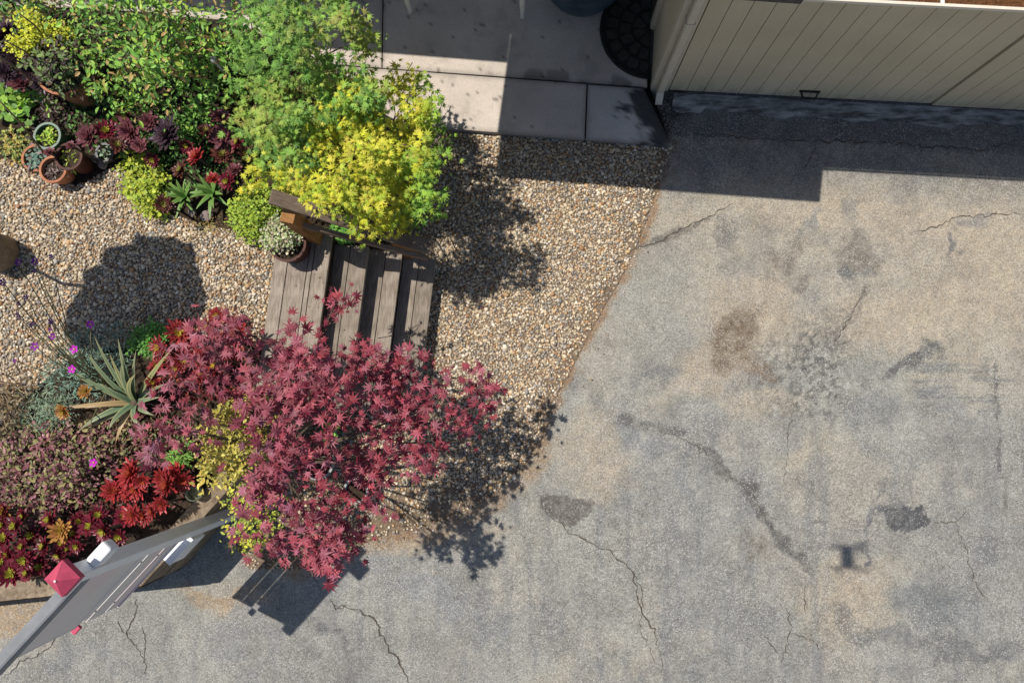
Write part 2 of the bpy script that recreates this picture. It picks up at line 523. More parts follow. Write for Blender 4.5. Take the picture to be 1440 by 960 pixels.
def build_driveway():
    d = .017
    xs = np.concatenate([[-60, -20, -9, -7], np.arange(-5.7, 5.6, d), [7, 9, 20, 60]])
    ys = np.concatenate([[-60, -20, -7, -4.5], np.arange(-3.1, 3.3, d), [4, 6, 12, 30, 60]])
    X, Y = np.meshgrid(xs, ys)
    u, v = to_px(np.clip(X, -8, 8), np.clip(Y, -6, 6), 0.0)
    w1 = (fbm(u, v, 60, 3)-.5); w2 = (fbm(u, v, 60, 9)-.5)
    f1 = fbm(u, v, 22, 21, 3)-.5; f2 = fbm(u, v, 22, 27, 3)-.5
    g1 = fbm(u, v, 6, 121, 2)-.5; g2 = fbm(u, v, 6, 127, 2)-.5
    f1 = f1+g1*.5; f2 = f2+g2*.5
    uw, vw = u+w1*70+f1*26, v+w2*70+f2*26      # wandering coordinates for ragged outlines
    uf, vf = u+f1*18, v+f2*18
    brk = fbm(u, v, 7, 111, 3)*.7+fbm(u, v, 30, 117, 2)*.3
    brk = sstep(.25, .75, brk)
    grey = np.array([.275, .272, .250]); tan = np.array([.335, .296, .240]); blue = np.array([.215, .215, .212])
    C = np.ones(X.shape+(3,))*grey

    def put(mask, col, k=1.0):
        m = np.clip(mask*k*(.62+.76*brk), 0, 1)[..., None]
        C[:] = C*(1-m)+np.array(col)*m

    def ell(cx, cy, rx, ry, rot=0, soft=.5, warp=True):
        a, b = (uw, vw) if warp else (uf, vf)
        c, s = math.cos(math.radians(rot)), math.sin(math.radians(rot))
        p = ((a-cx)*c+(b-cy)*s)/rx; q = (-(a-cx)*s+(b-cy)*c)/ry
        return 1-sstep(1-soft, 1+soft, np.hypot(p, q))

    def line(pts, w, soft=.6, warp=.5):
        a = u+f1*24*warp+w1*14*warp; b = v+f2*24*warp+w2*14*warp
        ww = w*(.15+1.7*sstep(.2, .8, fbm(u, v, 24, 41, 3)))
        return 1-sstep(ww*(1-soft), ww*(1+soft), dist_poly(a, b, pts))
    big = fbm(u, v, 170, 5, 4)
    # sandy upper half, greyer and bluer towards the street
    put(sstep(.36, .62, big+.42*(1-sstep(330, 640, vw))-.12), tan, .72)
    put(sstep(.50, .66, fbm(u, v, 95, 8)+.16*sstep(540, 900, v)-.04), blue, .55)
    put(sstep(.52, .68, fbm(u, v, 45, 15, 4)), (.20, .195, .188), .5)
    put(sstep(.55, .7, fbm(u, v, 70, 35, 4)), (.335, .31, .27), .5)
    # vertical streaks of tyre wear
    st = fbm(u*3.2, v*.35, 60, 51, 3)
    put(sstep(.56, .72, st)*sstep(420, 700, v), (.17, .175, .18), .45)
    for e in [(1250, 300, 190, 40, 4), (1050, 440, 70, 45, -30), (1240, 450, 130, 38, -15), (1380, 380, 90, 80, 0), (985, 520, 70, 30, -30), (620, 752, 100, 18, -8),
              (830, 640, 45, 60, 10), (1190, 845, 40, 60, 20), (1060, 560, 55, 20, 0)]:
        put(ell(*e), (.375, .32, .25), .6)
    # grey upper-left worn zone
    put(ell(905, 450, 60, 110, 25), (.27, .265, .245), .7)
    # soil wash along the gravel edge
    put(1-sstep(6, 34, dist_poly(uf, vf, EDGE[9:])), (.28, .20, .13), .8)
    put(1-sstep(3, 13, dist_poly(uf, vf, EDGE[:10])), (.25, .16, .095), .8)
    put(ell(600, 728, 55, 14, -22), (.22, .145, .09), .9)
    put(ell(300, 838, 60, 14, -4), (.33, .25, .17), .7)
    put(ell(20, 865, 60, 18, -5), (.34, .26, .18), .8)
    # rough dark aggregate
    rough = ell(1130, 530, 75, 62, 20, .6)*sstep(.40, .58, fbm(u, v, 4.5, 61, 2))
    put(rough, (.10, .098, .095), .72)
    put(ell(1175, 470, 45, 26, -55, .5)*sstep(.42, .6, fbm(u, v, 4.5, 62, 2)), (.12, .115, .11), .6)
    # brown stains and old oil
    for cx, cy, rx, ry, rot, col, k in [
            (1022, 476, 50, 26, -38, (.135, .10, .073), .7), (1055, 505, 22, 16, 30, (.17, .125, .09), .5),
            (1108, 358, 16, 30, 12, (.165, .145, .125), .62), (1130, 410, 14, 9, 0, (.16, .145, .13), .6),
            (1208, 362, 26, 24, 0, (.15, .135, .12), .66), (1205, 385, 20, 10, 0, (.12, .125, .13), .6),
            (1195, 302, 14, 26, 5, (.165, .165, .165), .55), (1022, 320, 10, 18, 10, (.17, .165, .16), .6),
            (1128, 306, 8, 24, 12, (.16, .17, .18), .55), (1330, 342, 7, 26, 14, (.13, .135, .14), .7),
            (1372, 305, 26, 14, 0, (.18, .18, .185), .6), (1258, 272, 16, 10, 0, (.19, .19, .19), .5),
            (915, 528, 32, 12, 10, (.165, .165, .17), .6), (905, 605, 40, 14, 30, (.17, .185, .205), .5),
            (975, 660, 6, 50, -4, (.16, .175, .19), .5), (1040, 720, 5, 30, 0, (.17, .18, .19), .5),
            (1070, 780, 20, 14, 0, (.17, .155, .135), .6), (1130, 730, 14, 5, 0, (.13, .125, .12), .6),
            (1230, 580, 26, 22, 10, (.16, .165, .17), .55), (1360, 630, 60, 40, 0, (.19, .185, .18), .5),
            (1310, 850, 60, 26, 0, (.145, .155, .165), .6), (1330, 905, 120, 14, 3, (.13, .135, .14), .66),
            (1190, 880, 45, 14, 40, (.15, .145, .14), .6), (1380, 780, 18, 18, 0, (.15, .155, .165), .55),
            (960, 900, 20, 60, 0, (.17, .175, .18), .5), (950, 780, 8, 90, 2, (.185, .19, .195), .5),
            (455, 880, 20, 10, 25, (.14, .145, .15), .7), (600, 840, 60, 26, 25, (.205, .215, .235), .5),
            (480, 790, 50, 25, -20, (.20, .215, .24), .4), (340, 900, 40, 50, 0, (.20, .205, .22), .4),
            (100, 930, 60, 18, -20, (.18, .19, .20), .45), (690, 880, 14, 40, -12, (.19, .2, .215), .5)]:
        put(ell(cx, cy, rx, ry, rot, .38), col, k)
    # scrub marks
    hs = fbm(u*.25, v*2.6, 12, 71, 2)
    put(ell(1335, 528, 75, 34, 0, .3)*sstep(.45, .6, hs), (.13, .14, .15), .55)
    # tarred crack filler
    tar = (.10, .097, .094)
    put(line([(885, 588), (930, 601), (965, 614), (1000, 636), (1022, 662), (1058, 694), (1072, 726), (1098, 762), (1124, 786), (1142, 806)], 7.5, .35), tar, .68)
    put(line([(1058, 694), (1072, 726), (1098, 762)], 9, .35), tar, .4)
    put(line([(885, 352), (935, 338), (962, 322), (1000, 306)], 4.5, .4), (.13, .12, .11), .7)
    put(line([(1250, 527), (1280, 505), (1312, 487)], 6, .4), (.105, .105, .108), .75)
    put(line([(1300, 482), (1316, 484), (1322, 492)], 6, .4), (.11, .11, .11), .65)
    put(line([(1220, 795), (1217, 740), (1224, 716), (1262, 712), (1296, 722)], 6, .4), (.115, .12, .13), .75)
    a = [(1244, 716), (1296, 712), (1306, 738), (1286, 750), (1258, 752), (1246, 740)]
    put(inside(uf, vf, a).astype(float), (.085, .088, .095), .95)
    put(line([(1228, 705), (1246, 676)], 5, .4), (.12, .12, .12), .6)
    b_ = [(757, 698), (790, 695), (833, 706), (829, 722), (800, 741), (776, 728), (758, 716)]
    put(inside(uf*.6+u*.4, vf*.6+v*.4, b_).astype(float), (.135, .125, .115), .8)
    put(line([(462, 882), (482, 894), (490, 920), (492, 965)], 6, .5), (.13, .13, .135), .5)
    put(line([(1399, 505), (1402, 600), (1412, 680), (1416, 730)], 2.5, .5), (.10, .10, .10), .6)
    put(line([(1165, 492), (1190, 458), (1218, 402)], 2.6, .5), (.12, .11, .10), .6)
    # sealed, damp strip along the garage
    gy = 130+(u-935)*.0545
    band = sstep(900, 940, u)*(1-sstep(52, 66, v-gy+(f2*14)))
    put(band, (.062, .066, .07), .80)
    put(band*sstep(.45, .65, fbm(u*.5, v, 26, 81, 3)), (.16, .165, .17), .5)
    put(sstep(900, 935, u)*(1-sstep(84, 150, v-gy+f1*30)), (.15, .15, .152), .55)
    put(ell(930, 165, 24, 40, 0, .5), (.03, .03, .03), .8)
    crk = sstep(.50, .62, fbm(u, v, 120, 91, 3)+.10*sstep(640, 940, v)-.03)
    crk = np.maximum(crk*.5, ell(905, 800, 60, 120, -25, .5)*.6)
    crk = np.maximum(crk, ell(1140, 860, 80, 90, 0, .5)*.6)*sstep(420, 640, v)
    C *= (.80+.40*fbm(u, v, 20, 131, 4))[..., None]*(.90+.20*fbm(u, v, 5, 137, 2))[..., None]
    fl = sstep(.70, .80, fbm(u, v, 9, 141, 2))*sstep(.45, .6, fbm(u, v, 90, 145, 2))
    C *= (1-.12*fl)[..., None]
    C = np.clip(C*np.array([1.01, 1.0, .97]), .01, .6)
    ny, nx = X.shape
    idx = np.arange(nx*ny).reshape(ny, nx)
    q = np.stack([idx[:-1, :-1], idx[:-1, 1:], idx[1:, 1:], idx[1:, :-1]], -1).reshape(-1, 4)
    V = np.stack([X, Y, np.zeros_like(X)], -1).reshape(-1, 3)
    cols = np.concatenate([C.reshape(-1, 3), crk.reshape(-1, 1)], 1)
    me = raw_mesh("driveway", V, q, cols)
    return tag(mob("driveway", me, M_ASPHALT), "worn grey asphalt driveway with stains and tarred cracks", "driveway", None, "structure")


DRIVE = build_driveway()


def crack(pts, w):
    out = [pts[0]]
    for a, b in zip(pts[:-1], pts[1:]):
        n = max(2, int(math.dist(a, b)/5))
        for i in range(1, n+1):
            t = i/n; out.append((a[0]+(b[0]-a[0])*t+random.uniform(-2.6, 2.6), a[1]+(b[1]-a[1])*t+random.uniform(-2.6, 2.6)))
    v, f = [], []
    n = len(out)
    for i, p in enumerate(out):
        a = P(*out[max(i-1, 0)], .004); b = P(*out[min(i+1, n-1)], .004); c = P(*p, .004)
        d = (b-a).normalized(); s = Vector((-d.y, d.x, 0))
        ww = w*1.15*random.uniform(.25, 1.15)*min(1, .25+4*min(i, n-1-i)/n)
        v += [c+s*ww/2, c-s*ww/2]
    for i in range(n-1):
        f.append([2*i, 2*i+1, 2*i+3, 2*i+2])
    pyob("crack", v, f, M_CRACK, DRIVE)


for pts, w in [([(755, 690), (770, 722), (800, 748), (845, 770), (862, 778), (890, 805), (898, 840), (905, 862), (922, 890), (932, 945)], .012),
               ([(470, 850), (500, 856), (528, 872), (542, 905), (560, 928), (575, 962)], .018),
               ([(462, 838), (470, 855), (490, 852)], .010),
               ([(192, 842), (188, 868), (178, 892), (186, 905), (202, 925), (206, 950)], .012),
               ([(165, 872), (178, 892)], .009), ([(0, 955), (30, 930), (60, 918), (95, 880)], .010),
               ([(200, 880), (206, 912), (200, 935)], .008),
               ([(1165, 492), (1190, 458), (1218, 402)], .010), ([(1116, 560), (1108, 620), (1102, 680)], .008),
               ([(1132, 820), (1133, 862)], .010), ([(1105, 850), (1112, 880), (1108, 905), (1098, 935)], .010),
               ([(1112, 890), (1140, 900), (1160, 920)], .008),
               ([(880, 790), (905, 830), (900, 880), (920, 930)], .008), ([(1075, 895), (1095, 918)], .014),
               ([(1345, 735), (1360, 780), (1370, 820), (1395, 850)], .009), ([(1300, 735), (1345, 735), (1360, 715)], .008),
               ([(1440, 196), (1380, 212), (1300, 205), (1200, 198), (1140, 200), (1000, 190), (960, 190)], .014),
               ([(1150, 200), (1138, 225), (1120, 250)], .009), ([(1280, 328), (1320, 318), (1345, 305), (1440, 300)], .010),
               ([(885, 352), (935, 336), (962, 320), (1030, 288)], .012),
               ([(420, 745), (450, 830)], .006), ([(930, 600), (1000, 640), (1060, 700), (1095, 760)], .006)]:
    crack(pts, w)

def apron_mat():
    m, nt, b = new_mat("stained_apron")
    n = noise_node(nt, coords(nt, (1.2, 5, 1)), 2.6, 6, .65); n2 = noise_node(nt, coords(nt), 70, 4, .7)
    r = ramp(nt, n.outputs[0], [(.38, (.07, .07, .07)), (.52, (.24, .24, .235)), (.66, (.42, .42, .41))])
    r2 = ramp(nt, n2.outputs[0], [(.3, (.75, .75, .75)), (.7, (1.15, 1.15, 1.15))])
    nt.links.new(mixc(nt, r.outputs[0], r2.outputs[0], 1.0, 'MULTIPLY'), b.inputs["Base Color"])
    b.inputs["Roughness"].default_value = .85
    return m


M_APRON = apron_mat()
# concrete lip along the garage door
lip = [(948, 136)]+[(x, 140+(x-948)*.054+0) for x in range(1000, 1500, 60)]
v_top = [(948, 132), (1520, 162)]
pts = [P(948, 131, 0), P(1520, 161.5, 0)]
low = []
for x in range(1520, 940, -8):
    yy = 155+(x-948)*.052+8*(fbm(np.array([x*1.0]), np.array([3.0]), 60, 5, 3)[0]-.5)*2+random.uniform(-2.5, 2.5)
    low.append(P(x, yy, 0))
v, f = prism([(p.x, p.y) for p in pts+low], 0.0, .012)
me_cols = []
for p in v:
    me_cols.append((.30, .31, .315))
tag(pyob("garage_apron", v, f, M_APRON), "pale concrete lip along the foot of the garage door", "apron", None, "structure")

# ------------------------------------------------------------------ patio slabs
PAT = bpy.data.objects.new("patio", None); link(PAT)
tag(PAT, "pale cream concrete patio laid in large slabs", "patio", None, "structure")


def slab(poly, stain=None, base=(.60, .525, .455)):
    poly = [P(x, y, .09) for x, y in poly]
    # inset slightly for the joint
    c = sum(poly, Vector())/len(poly)
    pts = [c+(p-c)*1.0-(p-c).normalized()*.009 for p in poly]
    xs = [p.x for p in pts]; ys = [p.y for p in pts]
    d = .03
    X, Y = np.meshgrid(np.arange(min(xs), max(xs)+d, d), np.arange(min(ys), max(ys)+d, d))
    # map a unit grid to the quad/polygon by clipping: use a bilinear patch of the 4 corners
    a, b, c2, e = pts[0], pts[1], pts[2], pts[3]
    nu = max(3, int((b-a).length/d)); nv = max(3, int((e-a).length/d))
    U, Vv = np.meshgrid(np.linspace(0, 1, nu), np.linspace(0, 1, nv))
    A = np.array
    G = (A(a)[None, None]*((1-U)*(1-Vv))[..., None]+A(b)[None, None]*(U*(1-Vv))[..., None]
         + A(c2)[None, None]*(U*Vv)[..., None]+A(e)[None, None]*((1-U)*Vv)[..., None])
    u, w = to_px(G[..., 0], G[..., 1], .09)
    C = np.ones(U.shape+(3,))*np.array(base)
    n1 = fbm(u, w, 50, 7)
    C *= (.86+.28*n1)[..., None]
    C *= (1-.14*sstep(.60, .74, fbm(u, w, 16, 47, 3)))[..., None]*(1-.55*(fbm(u, w, 3.5, 53, 1) > .93))[..., None]
    if stain is not None:
        m = stain(u, w)[..., None]; C = C*(1-m)+np.array((.045, .045, .045))*m
    edge = np.minimum.reduce([U*(b-a).length, (1-U)*(b-a).length, Vv*(e-a).length, (1-Vv)*(e-a).length])
    C *= (1-.35*(1-sstep(0, .05, edge+.03*(n1-.5))))[..., None]
    idx = np.arange(nu*nv).reshape(nv, nu)
    q = np.stack([idx[:-1, :-1], idx[:-1, 1:], idx[1:, 1:], idx[1:, :-1]], -1).reshape(-1, 4)
    V0 = G.reshape(-1, 3)
    rim = np.concatenate([idx[0, :], idx[1:, -1], idx[-1, -2::-1], idx[-2:0:-1, 0]])
    low = V0[rim].copy(); low[:, 2] = -.01
    k = len(V0); r = len(rim)
    sq = np.stack([rim, np.arange(r)+k, (np.arange(r)+1) % r+k, np.roll(rim, -1)], -1)
    cols = np.concatenate([C.reshape(-1, 3), np.full((r, 3), .12)])
    me = raw_mesh("slab", np.concatenate([V0, low]), np.concatenate([q, sq]), cols)
    mob("slab", me, M_CONC, PAT)


def drip_stain(u, w):
    g = fbm(u, w, 26, 17, 4)
    d = np.hypot((u-926)/38, (w-152)/44)+(g-.5)*1.6
    s = 1-sstep(.75, 1.05, d)
    d2 = np.hypot((u-886)/16, (w-152)/7)+(fbm(u, w, 9, 19, 3)-.5)*2.4
    return np.clip(s*.95+.85*(1-sstep(.3, .9, d2))+.35*sstep(.55, .7, fbm(u, w, 18, 29, 3))*sstep(850, 900, u), 0, .95)


def line_stain(u, w):
    yl = 99+(u-578)*.0735
    return np.clip((1-sstep(0, 12, np.abs(w-yl+6)))*sstep(.52, .66, fbm(u, w, 30, 23, 3)), 0, .5)*sstep(640, 720, u)


slab([(826, 118.5), (906, 124), (946, 205), (823, 196)], drip_stain, (.57, .53, .485))
slab([(470, 92), (826, 118.5), (823, 196), (430, 166)])
slab([(541, -160), (912, -140), (911, 123), (537, 96.5)], line_stain, (.585, .515, .445))
slab([(330, -170), (541, -160), (537, 96.5), (330, 80)])
slab([(60, -185), (330, -170), (330, 30), (60, 10)])
v, f = prism([(p.x, p.y) for p in [P(40, -200), P(915, -150), P(913, 126), P(940, 200), P(425, 163), P(330, 78), P(320, 28), P(40, 8)]], -.01, .05)
pyob("joint_bed", v, f, M_DARK, PAT)

# ------------------------------------------------------------------ raised garden terrace
ZT = .74
ZW = .85
C0 = P(-330, 880, ZW); C1 = P(199, 826, ZW); C2 = P(447, 552, ZW)
terr_px = [(-330, 880), (199, 826), (447, 552), (446, 500), (466, 340), (470, 330), (520, 310), (545, 190), (520, 130), (340, 42), (230, 18), (-330, -10)]
poly = [P(x, y, ZT) for x, y in terr_px]
v, f = prism([(p.x, p.y) for p in poly], -.01, ZT)
tag(pyob("garden_bed", v, f, M_SOIL), "dark soil of the raised garden terrace", "soil", None, "structure")

GRAVEL_UP = [(-260, 215), (20, 225), (45, 245), (110, 262), (165, 232), (230, 300), (330, 325), (388, 330), (384, 480), (300, 480), (200, 490), (120, 490), (50, 545), (-40, 640), (-260, 700)]
GRAVEL_LO = [(540, 168), (625, 184)]+EDGE[:]+[(350, 800), (330, 760), (400, 640), (470, 560), (520, 320)]
gp = [P(x, y, ZT+.004) for x, y in GRAVEL_UP]
tag(pyob("gravel_path", [p for p in gp], [list(range(len(gp)))], M_DIRT), "sandy bed beneath the pebble path of the terrace", "path", None, "structure")
gl = [P(x, y, .004) for x, y in GRAVEL_LO]
tag(pyob("gravel_strip", gl, [list(range(len(gl)))], M_DIRT), "sandy bed beneath the pebbles beside the driveway", "path", None, "structure")


def ico():
    t = (1+5**.5)/2
    v = np.array([(-1, t, 0), (1, t, 0), (-1, -t, 0), (1, -t, 0), (0, -1, t), (0, 1, t), (0, -1, -t), (0, 1, -t), (t, 0, -1), (t, 0, 1), (-t, 0, -1), (-t, 0, 1)], float)
    v /= np.linalg.norm(v[0])
    f = np.array([(0, 11, 5), (0, 5, 1), (0, 1, 7), (0, 7, 10), (0, 10, 11), (1, 5, 9), (5, 11, 4), (11, 10, 2), (10, 7, 6), (7, 1, 8), (3, 9, 4), (3, 4, 2), (3, 2, 6), (3, 6, 8), (3, 8, 9), (4, 9, 5), (2, 4, 11), (6, 2, 10), (8, 6, 7), (9, 8, 1)])
    return v, f


def euler_mats(yaw, pitch, roll):
    cy, sy = np.cos(yaw), np.sin(yaw); cp, sp = np.cos(pitch), np.sin(pitch); cr, sr = np.cos(roll), np.sin(roll)
    R = np.empty((len(yaw), 3, 3))
    R[:, 0, 0] = cy*cp; R[:, 0, 1] = cy*sp*sr-sy*cr; R[:, 0, 2] = cy*sp*cr+sy*sr
    R[:, 1, 0] = sy*cp; R[:, 1, 1] = sy*sp*sr+cy*cr; R[:, 1, 2] = sy*sp*cr-cy*sr
    R[:, 2, 0] = -sp; R[:, 2, 1] = cp*sr; R[:, 2, 2] = cp*cr
    return R


def batch(tv, tf, pos, yaw, pitch, roll, scale, cols):
    """many copies of a template -> verts, tris, colours"""
    n = len(pos); k = len(tv)
    if scale.ndim == 1: scale = np.repeat(scale[:, None], 3, 1)
    V = np.einsum('nij,nkj->nki', euler_mats(yaw, pitch, roll), tv[None]*scale[:, None, :])+pos[:, None, :]
    F = tf[None]+(np.arange(n)*k)[:, None, None]
    Cc = np.repeat(cols[:, None, :], k, 1)
    return V.reshape(-1, 3), F.reshape(-1, tf.shape[1]), Cc.reshape(-1, 3)


PEB = np.array([(.50, .42, .31), (.58, .50, .40), (.42, .35, .26), (.36, .31, .25), (.28, .26, .24), (.24, .235, .235), (.46, .31, .18), (.38, .23, .13), (.66, .62, .55), (.52, .47, .40), (.32, .30, .29), (.19, .17, .155)])
PEBW = np.array([.17, .13, .13, .10, .09, .07, .09, .06, .06, .06, .04, .03]); PEBW = PEBW/PEBW.sum()


def pebbles(name, poly, z, label, spacing=.0202, drop=None):
    pw = [P(x, y, z) for x, y in poly]
    pl = [(p.x, p.y) for p in pw]
    xs = [p[0] for p in pl]; ys = [p[1] for p in pl]
    x0, x1, y0, y1 = max(min(xs), -6.2), max(xs), min(ys), max(ys)
    X, Y = np.meshgrid(np.arange(x0, x1, spacing), np.arange(y0, y1, spacing*.9))
    X = X+RNG.uniform(-.6, .6, X.shape)*spacing; Y = Y+RNG.uniform(-.6, .6, Y.shape)*spacing
    X = X.ravel(); Y = Y.ravel()
    X_w = X+.03*(fbm(X, Y, .12, 3, 2)-.5)*2; Y_w = Y+.03*(fbm(X, Y, .12, 4, 2)-.5)*2
    k = inside(X_w, Y_w, pl)
    if drop is not None:
        u, w = to_px(X, Y, z)
        k &= RNG.random(X.shape) > drop(u, w)
    X = X[k]; Y = Y[k]; n = len(X)
    s = RNG.lognormal(math.log(.0112), .30, n).clip(.007, .030)
    sc = np.stack([s*RNG.uniform(1, 1.45, n), s, s*RNG.uniform(.55, .9, n)], 1)
    tv, tf = ico()
    tv = tv*np.random.default_rng(3).uniform(.86, 1.12, (12, 1))
    pos = np.stack([X, Y, z+sc[:, 2]*.55+RNG.uniform(0, .009, n)], 1)
    c = PEB[RNG.choice(len(PEB), n, p=PEBW)]*RNG.uniform(.82, 1.32, (n, 1))*np.array([1.08, 1.03, .93])
    V, F, Cc = batch(tv, tf, pos, RNG.uniform(0, 6.28, n), RNG.normal(0, .3, n), RNG.normal(0, .3, n), sc, c)
    me = raw_mesh(name, V, F, Cc, True)
    return tag(mob(name, me, M_PEBBLE), label, "gravel", None, "stuff")


pebbles("terrace_gravel", GRAVEL_UP, ZT, "tan and grey pebbles on the raised terrace path")


def lo_drop(u, w):
    d = sstep(668, 735, w+(fbm(u, w, 30, 3, 3)-.5)*90)*.82
    d2 = (1-sstep(8, 26, dist_poly(u, w, EDGE)))*.45
    return np.maximum(d, d2)


pebbles("driveway_gravel", GRAVEL_LO, .0, "tan and grey pebbles between steps, patio and driveway", drop=lo_drop)

# ------------------------------------------------------------------ retaining wall of stacked timbers
RW = thing("retaining_wall", (C1.x, C1.y, 0), "weathered timber retaining wall with grey board cap behind the driveway", "retaining wall")


def wall_run(a, b, courses=4, th=.17):
    d = (b-a); L = d.length; d = d.normalized(); nrm = Vector((-d.y, d.x, 0))
    if nrm.dot(Vector((-.5, .5, 0))) < 0: nrm = -nrm     # towards the soil
    hc = (ZW-.0)/courses
    for c in range(courses):
        x = 0 if c % 2 == 0 else -.0
        cut = [0]
        while cut[-1] < L-.05:
            cut.append(min(L, cut[-1]+random.uniform(1.3, 1.9)))
        for s, e in zip(cut[:-1], cut[1:]):
            p = a+d*(s+.003)+nrm*(th/2+random.uniform(0, .012)); q = a+d*(e-.003)+nrm*(th/2+random.uniform(0, .012))
            z = hc*(c+.5)
            vv, ff = beam(Vector((p.x, p.y, z)), Vector((q.x, q.y, z)), th, hc-.008)
            pyob("timber", vv, ff, M_TIMBER, RW, bevel=.008)


wall_run(Vector((C0.x, C0.y, 0)), Vector((C1.x, C1.y, 0)))
_d = (Vector((C2.x, C2.y, 0))-Vector((C1.x, C1.y, 0))).normalized()
wall_run(Vector((C1.x, C1.y, 0)), Vector((C2.x, C2.y, 0)))

BW = thing("bed_edging", tuple(P(545, 190, 0)), "dark timber edging holding the bed under the yellow maple", "edging")
for a, b in zip([(470, 332), (520, 312), (545, 190), (520, 130)], [(520, 312), (545, 190), (520, 130), (340, 42)]):
    for c in range(3):
        p = P(*a, ZT); q = P(*b, ZT); z = .125+.25*c
        vv, ff = beam((p.x, p.y, z), (q.x, q.y, z), .09, .24)
        pyob("timber", vv, ff, M_BARK, BW)

# ------------------------------------------------------------------ steps
A_ST = P(613, 367, .2)
u_dir = Vector((math.cos(math.radians(-6.5)), math.sin(math.radians(-6.5)), 0))     # down the flight
v_dir = Vector((u_dir.y, -u_dir.x, 0))                                              # along a tread, away from the house
ST = thing("garden_steps", tuple(P(560, 420, 0)), "weathered grey plank steps rising from the gravel to the terrace", "steps")
UP = Vector((0, 0, 1))


def tread(z, x_left, ytop, xs, length=1.62):
    """xs: plank edges along the top end, in survey px at height z"""
    for a, b in zip(xs[:-1], xs[1:]):
        p = P(a, ytop+(a-xs[0])*.06, z); q = P(b, ytop+(b-xs[0])*.06, z)
        w = (q-p).length-.006
        ctr = (p+q)/2+v_dir*(length/2+random.uniform(-.008, .008))
        vv, ff = obox((ctr.x, ctr.y, z-.02), u_dir, v_dir, UP, w, length, .04)
        o = bpy.data.objects.new("plank", bpy.data.meshes.new("plank"))
        # local frame so that the grain runs along the plank
        m = Matrix((u_dir, -v_dir, UP)).transposed().to_4x4()
        m.translation = Vector((ctr.x, ctr.y, z-.02))-Vector(ST.location)
        hv, hf = obox((0, 0, 0), (1, 0, 0), (0, 1, 0), (0, 0, 1), w, length, .04)
        o.data.from_pydata([tuple(t) for t in hv], [], hf); o.data.materials.append(M_STEPWOOD)
        link(o, ST); o.matrix_local = m
        bm = o.modifiers.new("bevel", 'BEVEL'); bm.width = .005; bm.segments = 2
    # riser under the front edge
    q = P(xs[-1], ytop+(xs[-1]-xs[0])*.06, z)
    ctr = q+v_dir*(length/2)-u_dir*.05
    vv, ff = obox((ctr.x, ctr.y, z-.04-.08), u_dir, v_dir, UP, .03, length-.03, .158)
    pyob("riser", vv, ff, M_STEPWOOD, ST)


tread(.80, 391, 322, [391.5, 411, 439, 446, 468.5], 1.75)
tread(.60, 471, 344, [468, 493.5, 519])
tread(.40, 520, 350, [518, 543.5, 566.5])
tread(.20, 569, 362, [567, 590, 613.5])
for off in (.06, 1.52):
    for (x, y, z, xl) in ((468.5, 326, .72, 391), (519, 346, .54, 471), (566, 352, .34, 520), (613, 364, .15, 569)):
        a = P(x, y, z)+v_dir*off-u_dir*.02; b = P(xl, y-4, z)+v_dir*off
        vv, ff = beam((a.x, a.y, z/2), (b.x, b.y, z/2), .045, z-.01)
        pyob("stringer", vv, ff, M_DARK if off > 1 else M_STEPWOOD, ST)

# handrail beside the steps
HR = thing("handrail", tuple(P(450, 338, .8)), "sloping grey plank handrail on orange brown posts beside the steps", "handrail")


def local_plank(name, a, b, w, h, mat, parent, roll=0.0):
    a = Vector(a); b = Vector(b)
    ax = (b-a).normalized(); ay = (UP if abs(ax.z) < .95 else Vector((.97, -.22, 0))).cross(ax).normalized(); az = ax.cross(ay)
    if roll:
        R = Matrix.Rotation(roll, 3, ax); ay = R @ ay; az = R @ az
    m = Matrix((ax, ay, az)).transposed().to_4x4(); m.translation = (a+b)/2-parent_loc(parent)
    hv, hf = obox((0, 0, 0), (1, 0, 0), (0, 1, 0), (0, 0, 1), (b-a).length, w, h)
    me = bpy.data.meshes.new(name); me.from_pydata([tuple(t) for t in hv], [], hf)
    o = mob(name, me, mat, parent); o.matrix_local = m
    bm = o.modifiers.new("bevel", 'BEVEL'); bm.width = min(.006, h*.2, w*.2); bm.segments = 2
    return o


local_plank("cap_board", P(380, 276, 1.75), P(607, 349, 1.10), .125, .04, M_RAILWOOD, HR)
local_plank("lower_rail", P(396, 309, 1.42), P(601, 363, .78), .042, .09, M_RAILWOOD, HR)
for bx, by, zb, zt in ((447, 336, .74, 1.60), (580, 361, .0, 1.12)):
    g = P(bx, by, zb)
    local_plank("post", (g.x, g.y, zb), (g.x, g.y, zt), .12, .12, M_POSTWOOD, HR)

# ------------------------------------------------------------------ house: garage front, side wall, roofs
GL = P(914, 126.5, 0); GR = P(1440, 154, 0)
gx = (GR-GL).normalized(); gy = Vector((-gx.y, gx.x, 0))      # along the front, into the house
HOUSE = thing("house", tuple(GL), "tan board sided house with a garage door facing the driveway", "house")


def GX(px):        # distance along the front for a foot position in the survey picture
    return (P(px, 128+(px-914)*.0523, 0)-GL).dot(gx)


def hbox(name, x0, x1, y0, y1, z0, z1, mat, parent=None, bevel=0.0):
    c = GL+gx*((x0+x1)/2)+gy*((y0+y1)/2)
    vv, ff = obox((c.x, c.y, (z0+z1)/2), gx, gy, UP, x1-x0, y1-y0, z1-z0)
    return pyob(name, vv, ff, mat, parent or HOUSE, bevel=bevel)


